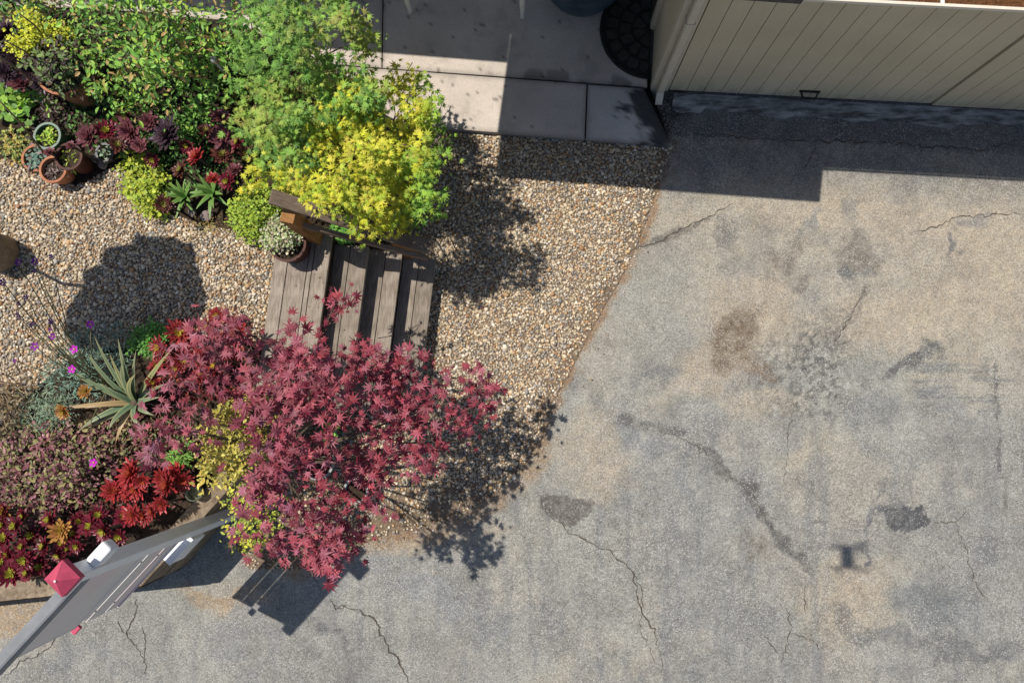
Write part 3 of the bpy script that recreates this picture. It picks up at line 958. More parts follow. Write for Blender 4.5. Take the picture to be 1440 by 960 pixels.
d0, d1 = GX(940), GX(1307)
wall = hbox("wall", .02, GX(1440)+3.0, .05, .15, 0.02, 2.7, M_DARK)
door = hbox("garage_door", d0-.01, d1, .022, .045, .03, 2.3, M_DARK)
nb = 15
for i in range(nb):
    a = d0+(d1-d0)*i/nb; b = d0+(d1-d0)*(i+1)/nb
    hbox("plank", a+.003, b-.003, 0, .02, .025, 2.3, M_SIDING, door, .002)
for i in range(20):
    a = d1+.012+i*.172
    hbox("plank", a+.003, a+.169, -.018, .04, .02, 2.66, M_SIDING, wall, .002)
# pull handle at the foot of the door
hx = GX(1130)
vv, ff = merge([obox(GL+gx*hx+gy*-.008+UP*.17, gx, gy, UP, .21, .014, .03),
                obox(GL+gx*hx+gy*-.075+UP*.15, gx, gy, UP, .13, .016, .016),
                beam(GL+gx*(hx-.09)+gy*-.01+UP*.165, GL+gx*(hx-.06)+gy*-.08+UP*.15, .016, .016),
                beam(GL+gx*(hx+.09)+gy*-.01+UP*.165, GL+gx*(hx+.06)+gy*-.08+UP*.15, .016, .016)])
pyob("handle", vv, ff, M_BLACK, door)
hbox("corner_trim", -.005, .09, -.02, .05, .0, 2.7, M_TRIM, None, .004)
hbox("corner_trim", .13, d0-.012, -.014, .05, .02, 2.7, M_TRIM, None, .003)
# downspout
DS = hbox("downspout", .055, .125, -.10, -.03, .10, 2.35, M_TRIM, None, .012)
c = GL+gx*.09
for z in (.55, 1.5):
    hbox("strap", .045, .135, -.104, -.02, z, z+.015, M_TRIM, DS)
vv, ff = beam(c+gy*-.065+UP*.13, c+gy*-.16+UP*.03, .072, .065)
pyob("spout_shoe", vv, ff, M_TRIM, DS)
vv, ff = beam(c+gy*-.065+UP*2.28, c+gx*.22+gy*-.16+UP*2.42, .072, .07)
pyob("elbow", vv, ff, M_TRIM, DS)
# west wall with the entry door
sw = hbox("wall", .0, .05, .055, 5.0, .05, 2.7, M_SIDING)
df = hbox("door_frame", -.03, -.002, .62, 1.75, .09, 2.2, M_TRIM)
hbox("jamb", -.045, -.031, .62, .70, .09, 2.2, M_TRIM, df)
ed = hbox("door", -.040, -.0315, .72, 1.65, .10, 2.15, plain("dark_door", (.07, .05, .035), .5, .2, 10, .05), df)
vv, ff = lathe([(.001, 0), (.028, 0), (.03, .01), (.03, .03), (.001, .035)], 14)
hc = GL+gx*-.085+gy*.80+UP*1.0
hbox("handle", -.12, -.041, .79, .815, .98, 1.0, M_BRASS, df)
hbox("handle", -.13, -.118, .72, .83, .97, 1.01, M_BRASS, df)


# roofs: placed so that their edges shade the ground where the photograph shows shade
def roof_edge(px, py, z, zg=0.0):
    g = P(px, py, zg)
    return Vector((g.x-SUNXY.x*(z-zg), g.y-SUNXY.y*(z-zg), z))


ZA = .32*H
ra0 = roof_edge(1120, 243.5, ZA); ra1 = roof_edge(1445, 262, ZA)
rdir = (ra1-ra0).normalized(); rback = Vector((-rdir.y, rdir.x, 0))
ra1 = ra0+rdir*6
ZB = .372*H
rb0 = roof_edge(696, 247, ZB, .02); rb1 = roof_edge(1147, 282, ZB)
bdir = (rb1-rb0).normalized(); bback = Vector((-bdir.y, bdir.x, 0))


def roof_slab(name, a, b, back, depth, z, th, rise, mat):
    p = [a, b, b+back*depth+UP*rise, a+back*depth+UP*rise]
    vv = [Vector(t) for t in p]+[Vector(t)+UP*th for t in p]
    ff = [[3, 2, 1, 0], [4, 5, 6, 7], [0, 1, 5, 4], [1, 2, 6, 5], [2, 3, 7, 6], [3, 0, 4, 7]]
    return pyob(name, vv, ff, mat, HOUSE)


R1 = roof_slab("roof", ra0+rback*.19+UP*.02, ra1+rback*.19+UP*.02, rback, 4.5, ZA, .06, 1.2, M_ROOF)
R2 = roof_slab("roof", rb0, rb1, bback, 4.6, ZB, .10, .5, M_ROOF)
rc1 = roof_edge(705, 86, ZB, .09); rc0 = roof_edge(372, 60, ZB, .09)
R3 = roof_slab("roof", rc0, rc1+(rc1-rc0).normalized()*.02, bback, 4.0, ZB, .09, .4, M_ROOF)
rd1 = roof_edge(371, 22, ZB, .09); rd0 = roof_edge(-60, -12, ZB, .09)
R4 = roof_slab("roof", rd0, rd1, bback, 4.0, ZB, .08, .4, M_ROOF)
# shingle courses of the lower roof
for i in range(7):
    a = ra0+rback*(.19+i*.14)+UP*(.085+i*.14*.267); b = a+rdir*3.6
    vv, ff = beam(a+rback*.07, b+rback*.07, .15, .012)
    pyob("shingle_course", vv, ff, M_ROOF, R1)
# gutter
GU0 = ra0+rdir*.21+rback*.05; L = 3.7
M_CREAMG = plain("cream_gutter", (.72, .64, .52), .5, .05, 10, .02)
def gbox(name, a, b, y0, y1, z0, z1, mat, parent):
    c = GU0+rdir*((a+b)/2)+rback*((y0+y1)/2)
    vv, ff = obox((c.x, c.y, (z0+z1)/2), rdir, rback, UP, b-a, y1-y0, z1-z0)
    return pyob(name, vv, ff, mat, parent)
gut = gbox("gutter", 0, L, 0, .022, ZA-.012, ZA+.012, M_CREAMG, HOUSE)
gbox("gutter_floor", 0, L, .023, .125, ZA-.055, ZA-.045, M_CREAMG, gut)
gbox("gutter_back", 0, L, .126, .135, ZA-.055, ZA+.01, M_CREAMG, gut)
gbox("gutter_cap", -.006, -.001, 0, .135, ZA-.055, ZA+.01, M_CREAMG, gut)
lit = gbox("leaf_litter", .01, L, .024, .124, ZA-.043, ZA-.015, M_LITTER, gut); lit["kind"] = "stuff"
for k in range(5):
    gbox("hanger", .36+k*.62, .385+k*.62, .023, .125, ZA-.005, ZA+.008, M_WHITE, gut)

# ------------------------------------------------------------------ things on the patio
def pot_profile(r0, r1, h, rim=.02, th=.014):
    return [(.001, 0), (r0, 0), (r1*.97, h-rim*2), (r1*.97, h-rim*1.6), (r1+.006, h-rim*1.6), (r1+.008, h), (r1-th, h), (r1-th, h-.03), (r1-th*1.4, h-.05), (.001, h-.05)]


MAT_C = GL+gx*-.03+gy*.62
DM = thing("door_mat", (MAT_C.x, MAT_C.y, .095), "half round dark rubber mat with stone pattern at the entry door", "door mat")
rm = .55
arc = [(MAT_C.x+gy.x*rm*math.cos(a)-gx.x*rm*math.sin(a), MAT_C.y+gy.y*rm*math.cos(a)-gx.y*rm*math.sin(a)) for a in [math.pi*i/28 for i in range(29)]]
v, f = prism(arc, .093, .105)
pyob("base_mat", v, f, M_RUBBER, DM)
arc2 = [(MAT_C.x+(p[0]-MAT_C.x)*1.0, MAT_C.y+(p[1]-MAT_C.y)*1.0) for p in arc]
pts = [Vector((p[0], p[1], .106)) for p in arc2]
v, f = tube([MAT_C*0+(p+(Vector((MAT_C.x, MAT_C.y, .106))-p).normalized()*.018) for p in pts], [.016]*len(pts), 6)
pyob("raised_rim", v, f, M_RUBBER, DM, True)
M_STONEPAD = plain("rubber_stone", (.040, .038, .031), .75, .35, 20, .25)
rr = random.Random(5)
for ring, (ra, rb, n) in enumerate(((.06, .20, 4), (.215, .345, 7), (.36, .49, 10))):
    for i in range(n):
        a0 = math.pi*(i+.06+rr.uniform(-.04, .04))/n+.02*ring; a1 = math.pi*(i+.92+rr.uniform(-.05, .05))/n+.02*ring
        a0 = max(a0, .05); a1 = min(a1, math.pi-.05)
        q = []
        for rad, aa in ((ra+rr.uniform(0, .02), a0), (ra+rr.uniform(0, .02), a1), ((ra+rb)/2, a1+.01), (rb-rr.uniform(0, .03), a1-.03), (rb-rr.uniform(0, .01), (a0+a1)/2), (rb-rr.uniform(0, .03), a0+.03)):
            q.append((MAT_C.x+gy.x*rad*math.cos(aa)-gx.x*rad*math.sin(aa), MAT_C.y+gy.y*rad*math.cos(aa)-gx.y*rad*math.sin(aa)))
        v, f = prism(q, .104, .112)
        pyob("stone_pad", v, f, M_STONEPAD, DM)

bp = P(820, -34, .35)
BPT = thing("glazed_planter", (bp.x, bp.y, .09), "large round dark blue glazed planter beside the door mat", "planter")
v, f = lathe([(.001, 0), (.26, 0), (.36, .1), (.43, .26), (.42, .40), (.37, .47), (.40, .50), (.36, .50), (.35, .44), (.001, .44)], 40, (bp.x, bp.y, .09))
pyob("bowl", v, f, M_BLUEPOT, BPT, True)
v, f = lathe([(.001, .445), (.345, .445)], 24, (bp.x, bp.y, .09))
pyob("potting_soil", v, f, M_SOIL, BPT)

f1_, f2_ = P(577, 18, .09), P(734.5, 25, .09)
M_CREAM = plain("cream_paint", (.78, .76, .66), .5, .08, 12, .04)
tdir = (f2_-f1_).normalized(); tn = Vector((-tdir.y, tdir.x, 0))
TB = thing("patio_table", tuple((f1_+f2_)/2+tn*.35), "cream painted slender legged table on the shaded patio", "table")
for s_, base in ((0, f1_), (0, f2_), (1, f1_), (1, f2_)):
    g = base+tn*.70*s_
    v, f = lathe([(.001, 0), (.024, 0), (.028, .02), (.020, .05), (.027, .20), (.033, .45), (.036, .58), (.025, .60), (.04, .63), (.04, .70), (.001, .70)], 12, (g.x, g.y, .09))
    pyob("leg", v, f, M_CREAM, TB, True)
c = (f1_+f2_)/2+tn*.36
v, f = obox((c.x, c.y, .81), tdir, tn, UP, 1.30, .84, .035)
pyob("table_top", v, f, M_CREAM, TB, bevel=.008)
v, f = obox((c.x, c.y, .74), tdir, tn, UP, 1.12, .66, .09)
pyob("apron_frame", v, f, M_CREAM, TB)

g = P(478, -8, .09)
OS = thing("garden_stool", (g.x, g.y, .09), "olive yellow ceramic stool at the back of the patio", "stool")
v, f = lathe([(.001, 0), (.13, 0), (.14, .03), (.17, .2), (.14, .38), (.13, .40), (.001, .41)], 28, (g.x, g.y, .09))
pyob("barrel", v, f, M_OLIVE, OS, True)
v, f = lathe([(.132, .385), (.145, .39), (.145, .405), (.132, .412)], 28, (g.x, g.y, .09))
pyob("rim", v, f, M_OLIVE, OS, True)

# ------------------------------------------------------------------ yard sign on a white post
G0 = P(340, 717, 0); G1 = P(261, 803, 0)
sdir = (G1-G0).normalized(); snrm = Vector((-sdir.y, sdir.x, 0))
SG = thing("yard_sign", tuple(G0), "blank grey hanging sign on white yard arm post with pink cap", "sign")


def sbox(name, a, b, z0, z1, th, mat, parent=SG, off=0.0, bevel=.003):
    c = G0+sdir*((a+b)/2)+snrm*off
    vv, ff = obox((c.x, c.y, (z0+z1)/2), sdir, snrm, UP, b-a, th, z1-z0)
    return pyob(name, vv, ff, mat, parent, bevel=bevel)


def panel_mat():
    m, nt, b = new_mat("faded_sign_face")
    n = noise_node(nt, coords(nt), 1.6, 2, .4)
    r = ramp(nt, n.outputs[0], [(.32, (.54, .53, .55)), (.5, (.72, .66, .61)), (.68, (.74, .57, .56))])
    nt.links.new(r.outputs[0], b.inputs["Base Color"]); b.inputs["Roughness"].default_value = .5
    return m


M_PANEL = panel_mat()
sbox("post", -.05, .05, 0.0, 2.80, .10, M_WHITE, bevel=.006)
sbox("arm", -.22, -.051, 2.52, 2.63, .09, M_WHITE, bevel=.018)
sbox("arm", .051, .93, 2.52, 2.63, .09, plain("grey_arm", (.20, .205, .215), .6, .15, 8, .05), bevel=.018)
cap_v = [G0+sdir*(a*.082)+snrm*(b*.082)+UP*z for z in (2.80, 2.85) for a, b in ((-1, -1), (1, -1), (1, 1), (-1, 1))]
cap_v.append(G0+UP*2.92)
cp = pyob("post_cap", cap_v, [[3, 2, 1, 0], [0, 1, 5, 4], [1, 2, 6, 5], [2, 3, 7, 6], [3, 0, 4, 7], [4, 5, 8], [5, 6, 8], [6, 7, 8], [7, 4, 8]], M_PINK, SG)
v, f = lathe([(.001, 0), (.007, 0), (.007, .006), (.001, .008)], 10, tuple(G0+UP*2.917))
pyob("screw", v, f, M_WHITE, cp)
mp = sbox("main_panel", .13, .84, 1.80, 2.47, .02, M_PANEL)
for a, b, z0, z1 in ((.12, .85, 1.785, 1.80), (.12, .85, 2.47, 2.485), (.115, .13, 1.785, 2.485), (.84, .855, 1.785, 2.485)):
    sbox("frame", a, b, z0, z1, .024, M_PANEL, mp)
sbox("rider_panel", .13, .80, 1.655, 1.755, .007, M_PANEL)
sbox("rider_panel", .10, .855, 1.395, 1.635, .007, M_PANEL)
sbox("rider_panel", .10, .855, 1.20, 1.377, .007, M_PANEL)
sbox("rider_edge", .10, .86, 1.185, 1.20, .03, M_PANEL)
sbox("red_tab", .86, .93, 1.70, 1.73, .05, M_PINK)
for a in (.22, .74):
    for z0, z1 in ((2.485, 2.52), (1.755, 1.785), (1.635, 1.655), (1.377, 1.395)):
        sbox("hook", a-.006, a+.006, z0, z1, .008, M_BLACK)
fb = sbox("flyer_box", .06, .34, .86, 1.10, .075, M_WHITE, SG, .035)
sbox("flyer_lid", .05, .35, 1.10, 1.115, .085, M_WHITE, fb, .035)

# ------------------------------------------------------------------ foliage tools
def leaf_maple():
    lob = [(0, 1.0), (38, .93), (76, .76), (118, .50)]
    tips = [(a, r) for a, r in lob]+[(-a, r) for a, r in lob[1:]]
    tips.sort()
    pts = []
    for i, (a, r) in enumerate(tips):
        ca = math.radians(a)
        pts.append((r*math.cos(ca), r*math.sin(ca), -.16*r))
        if i < len(tips)-1:
            m = math.radians((a+tips[i+1][0])/2); rs = .36 if abs(a+tips[i+1][0]) < 120 else .28
            pts.append((rs*math.cos(m), rs*math.sin(m), .02))
    pts.append((-.12, 0, 0))
    v = np.array([(0.06, 0, .03)]+pts); n = len(pts)
    f = np.array([(0, 1+i, 1+(i+1) % n) for i in range(n)])
    return v, f


def leaf_ovate(w=.26, drop=.15):
    v = np.array([(0, 0, 0), (.28, -w*.8, .05), (.62, -w*.8, .0), (1, 0, -drop), (.62, w*.8, .0), (.28, w*.8, .05), (.45, 0, -.04)])
    f = np.array([(0, 1, 6), (1, 2, 6), (2, 3, 6), (3, 4, 6), (4, 5, 6), (5, 0, 6)])
    return v, f


def leaf_lobed():
    v = [(0, 0, .02)]; n = 11
    for i in range(n):
        a = 2*math.pi*(i+.5)/n; r = .55+.12*math.cos(5*a)+.04*(i % 2); v.append((.3+r*math.cos(a), r*math.sin(a), .07*math.cos(5*a)))
    return np.array(v), np.array([(0, 1+i, 1+(i+1) % n) for i in range(n)])


def leaf_stick():
    v = np.array([(0, -.05, 0), (0, .05, 0), (.6, -.07, .02), (.6, .07, .02), (1, 0, 0), (.5, 0, .06)])
    return v, np.array([(0, 2, 5), (0, 5, 1), (1, 5, 3), (2, 4, 5), (5, 4, 3)])


MAPLE, OVATE, ROUND, LOBED, STICK, NARROW = leaf_maple(), leaf_ovate(.27), leaf_ovate(.48, .05), leaf_lobed(), leaf_stick(), leaf_ovate(.13, .1)


def in_poly_samples(poly, n, rng, edge=0):
    xs = [p[0] for p in poly]; ys = [p[1] for p in poly]
    out = []
    while len(out) < n:
        x = rng.uniform(min(xs), max(xs), n*2); y = rng.uniform(min(ys), max(ys), n*2)
        wx = x+edge*(fbm(x, y, 26, 5, 3)-.5)*2; wy = y+edge*(fbm(x, y, 26, 8, 3)-.5)*2
        k = inside(wx, wy, poly)
        out += list(zip(x[k], y[k]))
    return np.array(out[:n])


def idw(px, py, ctrl):
    w = 0; s = 0
    for x, y, z in ctrl:
        k = 1/(((px-x)**2+(py-y)**2)/100+1.0)**1.3
        w = w+k; s = s+k*z
    return s/w


def pick_cols(rng, pal, n, jit=.18):
    pal = np.array([p[:3] for p in pal]); 
    c = pal[rng.integers(0, len(pal), n)]
    return np.clip(c*rng.uniform(1-jit, 1+jit, (n, 1))*rng.uniform(.94, 1.06, (n, 3)), .004, .75)


def foliage(poly, ctrl, n_clusters, per, spread, depth, size, pal, tmpl, rng, tilt=.4, edge=6, colfun=None, bias=1.8, droop=0.0, thin=None, rough=.10):
    """clusters of leaves through a crown: returns pos,yaw,pitch,roll,scale,cols sorted top first"""
    s = in_poly_samples(poly, n_clusters, rng, edge)
    if thin is not None:
        s = s[rng.random(len(s)) > thin(s[:, 0], s[:, 1])]; n_clusters = len(s)
    zt = idw(s[:, 0], s[:, 1], ctrl)+rough*2*(fbm(s[:, 0], s[:, 1], 26, 203, 3)-.5)
    top = PA(s[:, 0], s[:, 1], zt)
    dz = depth*rng.random(n_clusters)**bias
    cen = top.copy(); cen[:, 2] -= dz
    k = per
    n = n_clusters*k
    off = rng.normal(0, 1, (n_clusters, k, 3))*np.array([spread, spread, spread*.38])
    pos = (cen[:, None, :]+off).reshape(-1, 3)
    ang = np.arctan2(off[..., 1], off[..., 0]).reshape(-1)
    yaw = ang+rng.normal(0, .7, n)
    pitch = rng.normal(droop, tilt, n); roll = rng.normal(0, tilt, n)
    sc = rng.uniform(size[0], size[1], n)
    cols = pick_cols(rng, pal, n, .25)
    if colfun is not None:
        u, w = to_px(pos[:, 0], pos[:, 1], pos[:, 2])
        cols = colfun(u, w, cols, rng)
    pu, pw_ = to_px(pos[:, 0], pos[:, 1], pos[:, 2])
    cols = cols*(.72+.56*fbm(pu, pw_, 22, 211, 3))[:, None]
    sc = sc*rng.choice([.72, .9, 1.08, 1.15, 1.3], n)
    d = np.repeat(dz, k)
    order = np.argsort(d)
    return [a[order] for a in (pos, yaw, pitch, roll, sc, cols)]


def add_leaves(root, data, tmpl, n_parts=0, part="crown", mat=None, meshes=None):
    pos, yaw, pitch, roll, sc, cols = data
    mat = mat or M_LEAF
    loc = np.array(parent_loc(root))
    tv, tf = tmpl
    n_parts = min(n_parts, len(pos))
    if n_parts:
        sel = np.linspace(0, int(len(pos)*.45), n_parts).astype(int)
        sel = np.unique(sel)
        groups = {}
        pal = cols[sel]
        nm = 10
        cent = pal[np.random.default_rng(1).choice(len(pal), nm)]
        which = np.argmin(((pal[:, None]-cent[None])**2).sum(-1), 1)
        meshes = []
        for i in range(nm):
            me = raw_mesh("leaf", tv, tf, np.repeat(cent[i][None], len(tv), 0)); me.materials.append(mat); meshes.append(me)
        for j, i in enumerate(sel):
            o = bpy.data.objects.new("leaf", meshes[which[j]])
            link(o, root)
            o.location = pos[i]-loc; o.rotation_mode = 'XYZ'; o.rotation_euler = (roll[i], pitch[i], yaw[i]); o.scale = (sc[i],)*3
        keep = np.ones(len(pos), bool); keep[sel] = False
        pos, yaw, pitch, roll, sc, cols = [a[keep] for a in (pos, yaw, pitch, roll, sc, cols)]
    V, F, C = batch(tv, tf, pos-loc, yaw, pitch, roll, sc, cols)
    o = mob(part, raw_mesh(part, V, F, C), mat, root)
    o["kind"] = "stuff"
    return o


def branches(root, base, targets, r0, trunk_h, rng, mat=M_BARK):
    base = Vector(base)
    fork = base+Vector((0, 0, trunk_h))
    v, f = tube([base, base+Vector((.02, .01, trunk_h*.5)), fork], [r0, r0*.85, r0*.75], 8)
    pyob("trunk", v, f, mat, root, True)
    for t in targets:
        t = Vector(t)
        m1 = fork.lerp(t, .35)+Vector((rng.uniform(-.08, .08), rng.uniform(-.08, .08), .05))
        m2 = fork.lerp(t, .7)+Vector((rng.uniform(-.06, .06), rng.uniform(-.06, .06), .04))
        v, f = tube([fork-Vector((0, 0, .03)), m1, m2, t], [r0*.5, r0*.34, r0*.2, .004], 6)
        pyob("branch", v, f, mat, root, True)


def twigs(root, data, n, seed):
    r = random.Random(seed); pos = data[0]; parts = []
    idx = [r.randrange(len(pos)) for _ in range(n)]
    for i in idx:
        p = Vector(pos[i]); q = p+(Vector(parent_loc(root))-p).normalized()*r.uniform(.12, .28)+Vector((r.uniform(-.06, .06), r.uniform(-.06, .06), -.04))
        m_ = p.lerp(q, .5)+Vector((r.uniform(-.03, .03), r.uniform(-.03, .03), .02))
        parts.append(tube([q, m_, p+Vector((0, 0, .004))], [.0055, .004, .002], 4))
    v, f = merge(parts)
    o = pyob("twigs", v, f, M_TWIG, root); o["kind"] = "stuff"


M_TWIG = plain("twig", (.16, .10, .075), .8, .3, 40, 0)
# ------------------------------------------------------------------ red Japanese maple
rng = np.random.default_rng(21)
RED_POLY = [(172, 612), (205, 560), (222, 505), (262, 452), (330, 445), (385, 470), (430, 440), (462, 402), (482, 418), (478, 452), (520, 498), (560, 480), (578, 500), (592, 492),
            (606, 520), (640, 525), (668, 497), (688, 505), (688, 530), (706, 548), (690, 572), (655, 600), (652, 635), (610, 662), (540, 678), (528, 700), (540, 718), (528, 738), (490, 705),
            (478, 760), (488, 778), (470, 792), (468, 815), (440, 818), (418, 800), (395, 790), (352, 775), (325, 735), (330, 690), (350, 660), (300, 650), (285, 610), (250, 628), (215, 650), (190, 650)]
RED_Z = [(700, 545, 1.4), (660, 620, 1.45), (620, 560, 1.5), (560, 600, 1.8), (440, 810, 2.5), (350, 740, 2.4), (400, 650, 2.5), (220, 600, 2.0), (300, 500, 1.9), (470, 430, 1.7), (590, 500, 1.5), (530, 720, 1.9), (480, 560, 2.1)]
red_pal = [(.33, .065, .085), (.40, .085, .11), (.25, .035, .055), (.36, .09, .11), (.31, .045, .06), (.44, .08, .10), (.34, .10, .13), (.17, .02, .035)]


def red_cols(u, w, c, rng):
    k = sstep(300, 470, u)[:, None]           # redder on the driveway side, mauve towards the bed
    return np.clip(c*(1-k)*np.array([.92, 1.25, 1.25])+c*k*np.array([1.0, 1.08, 1.10]), .004, .6)


red_base = P(430, 640, .02)
RM = thing("red_maple", (red_base.x, red_base.y, 0), "red leaved Japanese maple spreading over steps and driveway edge", "tree")
def red_thin(u, w):
    a = .62*(1-sstep(.7, 1.1, np.hypot((u-322)/46, (w-612)/62)))
    b = .5*(1-sstep(.6, 1.1, np.hypot((u-345)/30, (w-715)/40)))
    c = .75*(1-sstep(.6, 1.0, np.hypot((u-470)/26, (w-560)/18)))+.6*(1-sstep(.6, 1.0, np.hypot((u-450)/28, (w-650)/20)))
    d = .5*(1-sstep(.6, 1.0, np.hypot((u-500)/45, (w-690)/25)))+.2*(1-sstep(.5, 1.0, np.hypot((u-300)/60, (w-485)/30)))
    return np.clip(np.maximum.reduce([a*1.25, b*1.3, c*1.2, d, .8*sstep(.50, .60, fbm(u, w, 30, 77, 3))]), 0, .95)


data = foliage(RED_POLY, RED_Z, 430, 7, .064, .5, (.044, .078), red_pal, MAPLE, rng, .42, 8, red_cols, thin=red_thin, rough=.45)
add_leaves(RM, data, MAPLE, 300)
twigs(RM, data, 170, 1)
tg = [tuple(PA(np.array(x), np.array(y), z-.12)) for x, y, z in RED_Z+[(260, 560, 1.8), (350, 480, 1.7), (430, 730, 2.2), (640, 590, 1.4), (520, 640, 1.8)]]
branches(RM, (red_base.x, red_base.y, 0), tg, .035, .75, random.Random(3))

# ------------------------------------------------------------------ yellow and green Japanese maples
YEL_POLY = [(322, 262), (345, 238), (380, 222), (420, 232), (440, 200), (432, 150), (455, 118), (500, 105), (545, 110), (560, 92), (582, 84), (590, 105), (612, 130), (628, 160), (618, 185),
            (622, 215), (598, 245), (618, 280), (592, 285), (572, 328), (535, 312), (505, 326), (472, 300), (430, 275), (385, 258), (345, 268)]
YEL_Z = [(628, 172, 1.0), (580, 88, .9), (600, 150, 1.9), (600, 210, 2.15), (610, 275, 1.9), (520, 200, 2.1), (470, 130, 2.0), (460, 280, 1.9), (560, 310, 1.5), (340, 260, 1.2), (510, 310, 1.8)]
yel_pal = [(.52, .44, .035), (.42, .42, .04), (.58, .47, .05), (.30, .38, .045), (.20, .33, .045), (.46, .44, .06), (.15, .27, .04), (.11, .21, .035)]


def yel_cols(u, w, c, rng):
    n = fbm(u, w, 38, 13, 3)+rng.normal(0, .06, len(u))
    k = sstep(.26, .46, n)[:, None]*(1-sstep(585, 618, u))[:, None]
    g = pick_cols(rng, [(.24, .42, .05), (.15, .29, .04), (.33, .50, .06)], len(u))
    y = pick_cols(rng, [(.68, .65, .05), (.60, .61, .05), (.70, .62, .08), (.44, .55, .05)], len(u))
    return g*(1-k)+y*k


yb = P(505, 235, ZT)
YM = thing("yellow_maple", (yb.x, yb.y, ZT-.02), "bright yellow green Japanese maple overhanging the handrail", "tree")
data = foliage(YEL_POLY, YEL_Z, 720, 8, .046, .5, (.027, .050), yel_pal, MAPLE, rng, .45, 6, yel_cols, thin=lambda u, w: .93*sstep(.50, .60, fbm(u, w, 34, 301, 2)), rough=.5)
add_leaves(YM, data, MAPLE, 300)
twigs(YM, data, 120, 2)
branches(YM, (yb.x, yb.y, ZT-.02), [tuple(PA(np.array(x), np.array(y), z-.12)) for x, y, z in YEL_Z+[(560, 250, 1.6), (430, 250, 1.5), (540, 150, 1.7)]], .028, .35, random.Random(4))

GRN_POLY = [(318, 125), (335, 112), (322, 60), (350, 20), (345, -20), (470, -30), (482, 5), (500, 22), (528, 42), (520, 60), (530, 80), (508, 105), (535, 130), (520, 160), (470, 150), (445, 200), (440, 235), (400, 225),
            (345, 205), (325, 175), (300, 150)]
GRN_Z = [(330, 120, 1.2), (400, 60, 2.3), (460, 30, 2.2), (520, 60, 1.7), (480, 130, 2.0), (400, 160, 2.0), (340, 190, 1.4), (430, 215, 1.7), (350, 20, 2.0)]


def grn_cols(u, w, c, rng):
    n = fbm(u, w, 40, 33, 3)+rng.normal(0, .08, len(u))
    k = sstep(.50, .68, n)[:, None]
    g = pick_cols(rng, [(.19, .36, .065), (.13, .27, .05), (.26, .44, .075)], len(u))
    y = pick_cols(rng, [(.31, .45, .075), (.38, .47, .085), (.38, .38, .10)], len(u))
    return g*(1-k)+y*k


gb = P(410, 130, ZT)
GM = thing("green_maple", (gb.x, gb.y, ZT-.02), "fresh green Japanese maple growing between the patio and yellow maple", "tree")
data = foliage(GRN_POLY, GRN_Z, 720, 8, .05, .6, (.028, .052), yel_pal, MAPLE, rng, .45, 6, grn_cols, thin=lambda u, w: .93*sstep(.52, .62, fbm(u, w, 34, 311, 2)), rough=.45)
add_leaves(GM, data, MAPLE, 300)
twigs(GM, data, 120, 3)
branches(GM, (gb.x, gb.y, ZT-.02), [tuple(PA(np.array(x), np.array(y), z-.12)) for x, y, z in GRN_Z], .03, .4, random.Random(6))

# leafy shrub at the back
SHR = [(60, -25), (350, -30), (345, 30), (300, 45), (322, 100), (300, 130), (250, 130), (215, 160), (170, 150), (130, 118), (100, 110), (95, 70), (60, 60), (105, 30)]
SHR_Z = [(100, 60, 1.3), (150, 20, 1.9), (200, 70, 2.0), (250, 110, 1.5), (300, 100, 1.2), (320, 0, 1.6), (180, 140, 1.2), (70, 0, 1.7)]
sb_ = P(210, 80, ZT)
GS = thing("leafy_shrub", (sb_.x, sb_.y, ZT-.02), "tall loose green shrub with pointed leaves and reddish tips", "shrub")
data = foliage(SHR, SHR_Z, 640, 6, .07, .7, (.036, .070), [(.23, .44, .07), (.17, .34, .06), (.32, .54, .08), (.40, .56, .08), (.11, .24, .05), (.46, .32, .12), (.25, .46, .09)], OVATE, rng, .55, 8, thin=lambda u, w: .9*sstep(.50, .60, fbm(u, w, 36, 321, 2)), rough=.4)
add_leaves(GS, data, OVATE, 300)
twigs(GS, data, 120, 4)
branches(GS, (sb_.x, sb_.y, ZT-.02), [tuple(PA(np.array(x), np.array(y), z-.1)) for x, y, z in SHR_Z+[(140, 60, 1.6), (240, 30, 1.8)]], .018, .25, random.Random(8))

# ------------------------------------------------------------------ low plants
def clump(name, poly, zt, label, cat, size, pal, tmpl, n, per=6, spread=.04, depth=.25, tilt=.5, group=None, edge=4, mat=None, base_z=ZT, dome=0.12, parts=0):
    cx = sum(p[0] for p in poly)/len(poly); cy = sum(p[1] for p in poly)/len(poly)
    b = P(cx, cy, base_z)
    t = thing(name, (b.x, b.y, base_z-.01), label, cat, group)
    rad = sum(math.dist(p, (cx, cy)) for p in poly)/len(poly)
    ctrl = [(cx, cy, zt+dome)]+[(p[0], p[1], zt-dome) for p in poly]
    pal = [tuple(min(.62, q*1.45) for q in c) for c in pal]
    d = foliage(poly, ctrl, n, per, spread, depth, size, pal, tmpl, rng, tilt*.8, edge)
    add_leaves(t, d, tmpl, parts, "foliage", mat)
    v, f = tube([(b.x, b.y, base_z-.02), (b.x+.01, b.y, (base_z+zt)/2), (b.x, b.y+.01, zt-.05)], [.018, .012, .006], 6)
    pyob("stem", v, f, M_BARK, t, True)
    return t


def circ(cx, cy, rx, ry=None, n=11):
    ry = ry or rx
    return [(cx+rx*math.cos(2*math.pi*i/n), cy+ry*math.sin(2*math.pi*i/n)) for i in range(n)]


